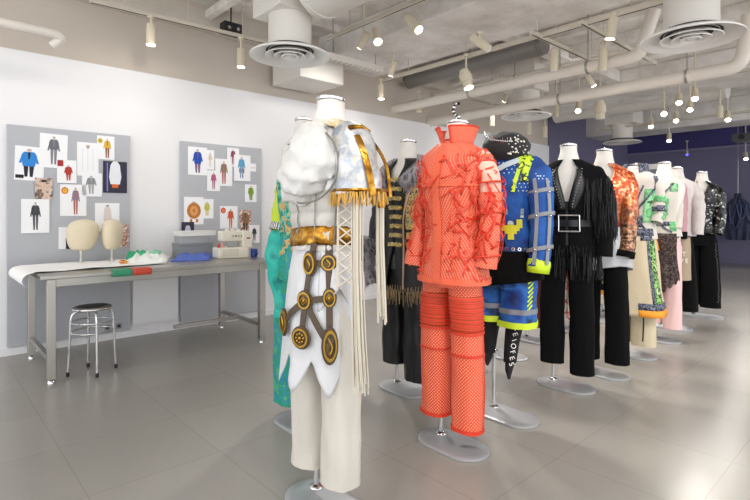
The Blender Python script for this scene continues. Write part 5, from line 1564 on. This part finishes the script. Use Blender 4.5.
# ================================================================== back row 2: black military with fur
T, form = man('mannequin in a black military jacket with gold braid and a grey fur collar', .17, 3.46, (.03, .05), neck_z=1.72)
fur = mat_ramp('grey_fur', ['3c3b3d', '77757a', 'a8a6aa', '545256'], 'noise', 40, .9, const=False, bump=1.0, stretch=(1, 1, .4))
trousers(T, black_satin, (.17, .09), r0=.088, r1=.088, spread=.105, lx=.02, hip=(.165, .12), seed=73, fold=.010)
J = Body(jk(hemz=.68, hemr=(.225, .16), sx=1.05, sy=1.05, lx=.03, ly=.01), fold=.012, k=3, kz=4, seed=73)
jo = J.mesh(60, 50, gap=lambda z: .04 + max(0, z - 1.42) * 2.6 + max(0, 1.0 - z) * .8).build('military_coat', mat('black_leather', '0e0e10', .5, bump=.3, bscale=40), T, solid=.005)
brocade = mat_ramp('gold_braid', ['6b5322', 'b39448', 'd9c078', '3a2d14', 'e8d8a8'], 'noise', 70, .4, .4, bump=.6)
for k in range(8):
    z = 1.44 - k * .062
    mb = MB(); J.line(mb, [(rad(-70), z), (rad(-86), z + .004), (rad(-104), z)], .028, off=.006, th=.006)
    mb.ellipsoid(J.p(rad(-70), z, .012), (.014, .014, .016), 10, 6)
    mb.build('braid_bar', brocade, jo)
    mb = MB(); J.line(mb, [(rad(-58), z), (rad(-30), z + .006), (rad(0), z)], .042, off=.006, th=.007); mb.build('braid_bar', brocade, jo)
quads(J, jo, mat_ramp('gold_silver_weave', ['8d7c50', 'd8cca0', '4a4028', 'b8ab88', '2b2620'], 'noise', 50, .4, .3, bump=.4), 'woven_panel', [(-60, 5, 1.12, 1.42)])
mb = MB(); J.line(mb, [(rad(-30), 1.53), (rad(-46), 1.42), (rad(-62), 1.2), (rad(-63), .95), (rad(-63), .72)], .012, off=.016, th=.006); mb.build('rose_gold_piping', mat('rose_gold', 'c09a84', .35, .6), jo)
def furry(name, par, path, r, n=500, L=.03, seed=1, m=fur):
    rng = random.Random(seed); mb = MB(); q = catmull(path, 8); mb.tube(q, r, 16, fold=(.012, 14, 14))
    for k in range(n):
        i = rng.randrange(len(q) - 1); f = rng.random(); c = Vector(q[i]).lerp(Vector(q[i + 1]), f)
        t_ = (Vector(q[i + 1]) - Vector(q[i])).normalized(); a = Vector((rng.gauss(0, 1), rng.gauss(0, 1), rng.gauss(0, 1))); a = (a - t_ * a.dot(t_)).normalized()
        p = c + a * r * .95; e = p + a * L * .7 + Vector((0, 0, -L * .6)) + t_ * rng.uniform(-L, L) * .5
        b = len(mb.v); sdv = t_ * .0035; mb.vert(p - sdv); mb.vert(p + sdv); mb.vert(e); mb.face((b, b + 1, b + 2))
    return mb.build(name, m, par)
furry('fur_collar', jo, [(-.07, -.10, 1.36), (-.12, -.06, 1.46), (-.11, .06, 1.56), (.03, .13, 1.585), (.16, .07, 1.56), (.18, -.05, 1.48), (.12, -.10, 1.40)], .045, 1600, .04)
sleeve(T, bpy.data.materials['black_leather'], [(-.12, .05, 1.50), (-.185, .05, 1.43), (-.22, .04, 1.28), (-.235, .01, 1.10), (-.22, -.04, .93)], [.058, .072, .066, .06, .058])
sleeve(T, bpy.data.materials['black_leather'], [(.18, .05, 1.50), (.24, .05, 1.43), (.27, .04, 1.28), (.275, .01, 1.10), (.26, -.04, .93)], [.058, .072, .066, .06, .058])
furry('hanging_fur', T, [(-.27, -.09, 1.05), (-.285, -.10, .95), (-.28, -.10, .80), (-.25, -.08, .70)], .085, 1800, .05, 4)
fringe(jo, mat('bronze_fringe', '8f7a58', .5, .2), [J.p(rad(a), .72 + .02 * math.sin(a), .008) for a in range(-140, 20, 2)], .09, .003, .01, 'bead_fringe', 3)

# ================================================================== back row, others partly hidden
T, form = man('back-row mannequin in a white and pink printed top, mostly hidden by the red jacket', .66, 3.95, (.03, .05))
prn = mat_ramp('pink_white_print', ['f3e6e8', 'e8b0bc', 'ffffff', '2a2428', 'f0c8d0'], 'noise', 12, .6)
J = Body(jk(hemz=1.0, sx=1.05, sy=1.05, lx=.03, ly=.01), fold=.01, seed=80); J.mesh(48, 24).build('printed_top', prn, T, solid=.004)
sleeve(T, prn, [(.18, .05, 1.50), (.24, .05, 1.43), (.27, .04, 1.28), (.275, .0, 1.05)], [.058, .074, .068, .062])
sleeve(T, prn, [(-.12, .05, 1.50), (-.18, .05, 1.43), (-.22, .04, 1.28), (-.23, .0, 1.05)], [.058, .074, .068, .062])
trousers(T, black, (.45, .45), r0=.09, r1=.10, spread=.10, lx=.02, seed=81, name='short_trousers')
T, form = man('back-row mannequin in a black coat behind the blue denim jacket, its base showing', 1.07, 4.27, (.03, .05), neck_z=1.66)
J = Body(jk(hemz=.75, hemr=(.22, .16), sx=1.0, sy=1.05, lx=.03, ly=.01), fold=.01, seed=82); J.mesh(48, 30).build('long_coat', mat('grey_black_tweed', '2b2b30', .8, bump=.4), T, solid=.004)
sleeve(T, bpy.data.materials['grey_black_tweed'], [(.18, .05, 1.50), (.24, .05, 1.43), (.27, .04, 1.28), (.275, .0, .98)], [.058, .074, .068, .062])
T, form = man('back-row mannequin with dark red trousers behind the blue jacket sleeve', 1.50, 4.78, (.03, .05))
trousers(T, mat('dark_red_velvet', '6e1a20', .8, sheen=.2), (.16, .14), r0=.085, r1=.085, spread=.105, lx=.02, seed=83)
J = Body(jk(hemz=.9, hemr=(.21, .15), sx=1.0, sy=1.05, lx=.03, ly=.01), fold=.01, seed=84); J.mesh(48, 26).build('grey_jacket', mat('warm_grey_wool', '8e8a88', .8, bump=.3), T, solid=.004)
T, form = man('back-row mannequin in a scarlet coat over white trousers, seen between black trouser legs', 1.98, 5.2, (.03, .05))
J = Body(jk(hemz=.72, hemr=(.22, .16), sx=1.0, sy=1.05, lx=.03, ly=.01), fold=.012, seed=85); J.mesh(48, 30).build('scarlet_coat', mat('scarlet_cloth', 'c8321e', .65, bump=.2), T, solid=.004)
trousers(T, mat_ramp('white_red_print', ['e9e4de', 'efeae4', 'c8504a', 'e9e4de', 'f2eee8', '55504e'], 'noise', 9, .6), (.15, .13), r0=.10, r1=.12, spread=.115, lx=.02, seed=86)
T, form = man('back-row mannequin in a pale grey jacket and black trousers left of the satin drape', 2.45, 5.7, (.03, .05))
J = Body(jk(hemz=.85, hemr=(.22, .16), sx=1.0, sy=1.05, lx=.03, ly=.01), fold=.012, seed=87); J.mesh(48, 26).build('pale_jacket', mat('pale_grey_cloth', 'c9c8c8', .7), T, solid=.004)
trousers(T, black, (.38, .36), r0=.085, r1=.085, spread=.10, lx=.02, seed=88)
T, form = man('back-row mannequin in multicolour patched trousers behind the beige coat', 2.83, 6.05, (.03, .05), neck_z=1.62)
J = Body(jk(hemz=.85, hemr=(.21, .15), sx=1.0, sy=1.05, lx=.03, ly=.01), fold=.012, seed=89); J.mesh(48, 26).build('patched_jacket', mat_ramp('patch_print', ['3a6a3a', 'd8923a', 'e8e2d8', '2a3a6a', 'c8b48a'], 'vor', 12, .7), T, solid=.004)
trousers(T, mat_ramp('patch_print_trousers', ['e2dccf', '3a5a3a', 'd8923a', 'ded6c6', '8a9a7a'], 'vor', 9, .7), (.12, .12), r0=.10, r1=.12, spread=.115, lx=.02, seed=90)

# ================================================================== far end: navy cloth display hanging on the wall
p = at_d(738, 245, 11.2)
T = thing('hanging_garment', 'dark navy draped garment hanging before the violet wall at the right edge', 'garment', (p.x, p.y, 0), MAN_RZ * 1.0)
nv = mat('navy_drape', '2c3350', .6, sheen=.2)
B_ = Body([(.62, 0, 0, .20, .12), (.95, 0, 0, .28, .15), (1.30, 0, 0, .26, .14), (1.48, 0, 0, .16, .10), (1.56, 0, 0, .07, .06), (1.66, 0, 0, .055, .05)], fold=.03, k=4, kz=3, seed=3, pleat=.03, pn=10)
B_.mesh(72, 30, cap=True).build('draped_cloth', nv, T)
mb = MB()
for k in range(10):
    a = rad(-170 + k * 26); b = a + rad(40 + (k * 17) % 25)
    pts = [B_.p(a + (b - a) * t, 1.42 - .55 * math.sin(math.pi * t) * (.6 + (k % 3) * .2), .03) for t in [i / 10 for i in range(11)]]
    mb.tube(pts, .018, 8)
mb.build('swag_folds', mat('navy_swag', '3b4468', .5), T)
MB().cyl((0, 0, 1.66), (0, 0, CEIL), .006, n=6).build('hanging_wire', steel, T)
# white topped display panel behind the row
p = at_d(639, 165, 9.0); q0 = at_d(619, 165, 9.2); q1 = at_d(660, 165, 8.7)
T = thing('display_panel', 'pale grey panel with a bright white top bar standing behind the pastel jackets', 'display panel', ((q0.x + q1.x) / 2, (q0.y + q1.y) / 2, 0), math.atan2(q1.y - q0.y, q1.x - q0.x))
w = (q1 - q0).length; h = p.z
MB().box((0, 0, h - .05), (w, .05, .09)).build('top_bar', whitepaint, T, smooth=False, bevel=.004)
MB().box((0, 0, (h - .1) / 2 + .02), (w - .03, .02, h - .14)).build('panel', mat('panel_grey', '8f909a', .5), T, smooth=False)
for sx in (-1, 1):
    MB().cyl((sx * w / 2, 0, 0), (sx * w / 2, 0, h), .015, n=10).build('post', steel, T)
    MB().box((sx * w / 2, 0, .01), (.04, .3, .02)).build('foot', steel, T, smooth=False)
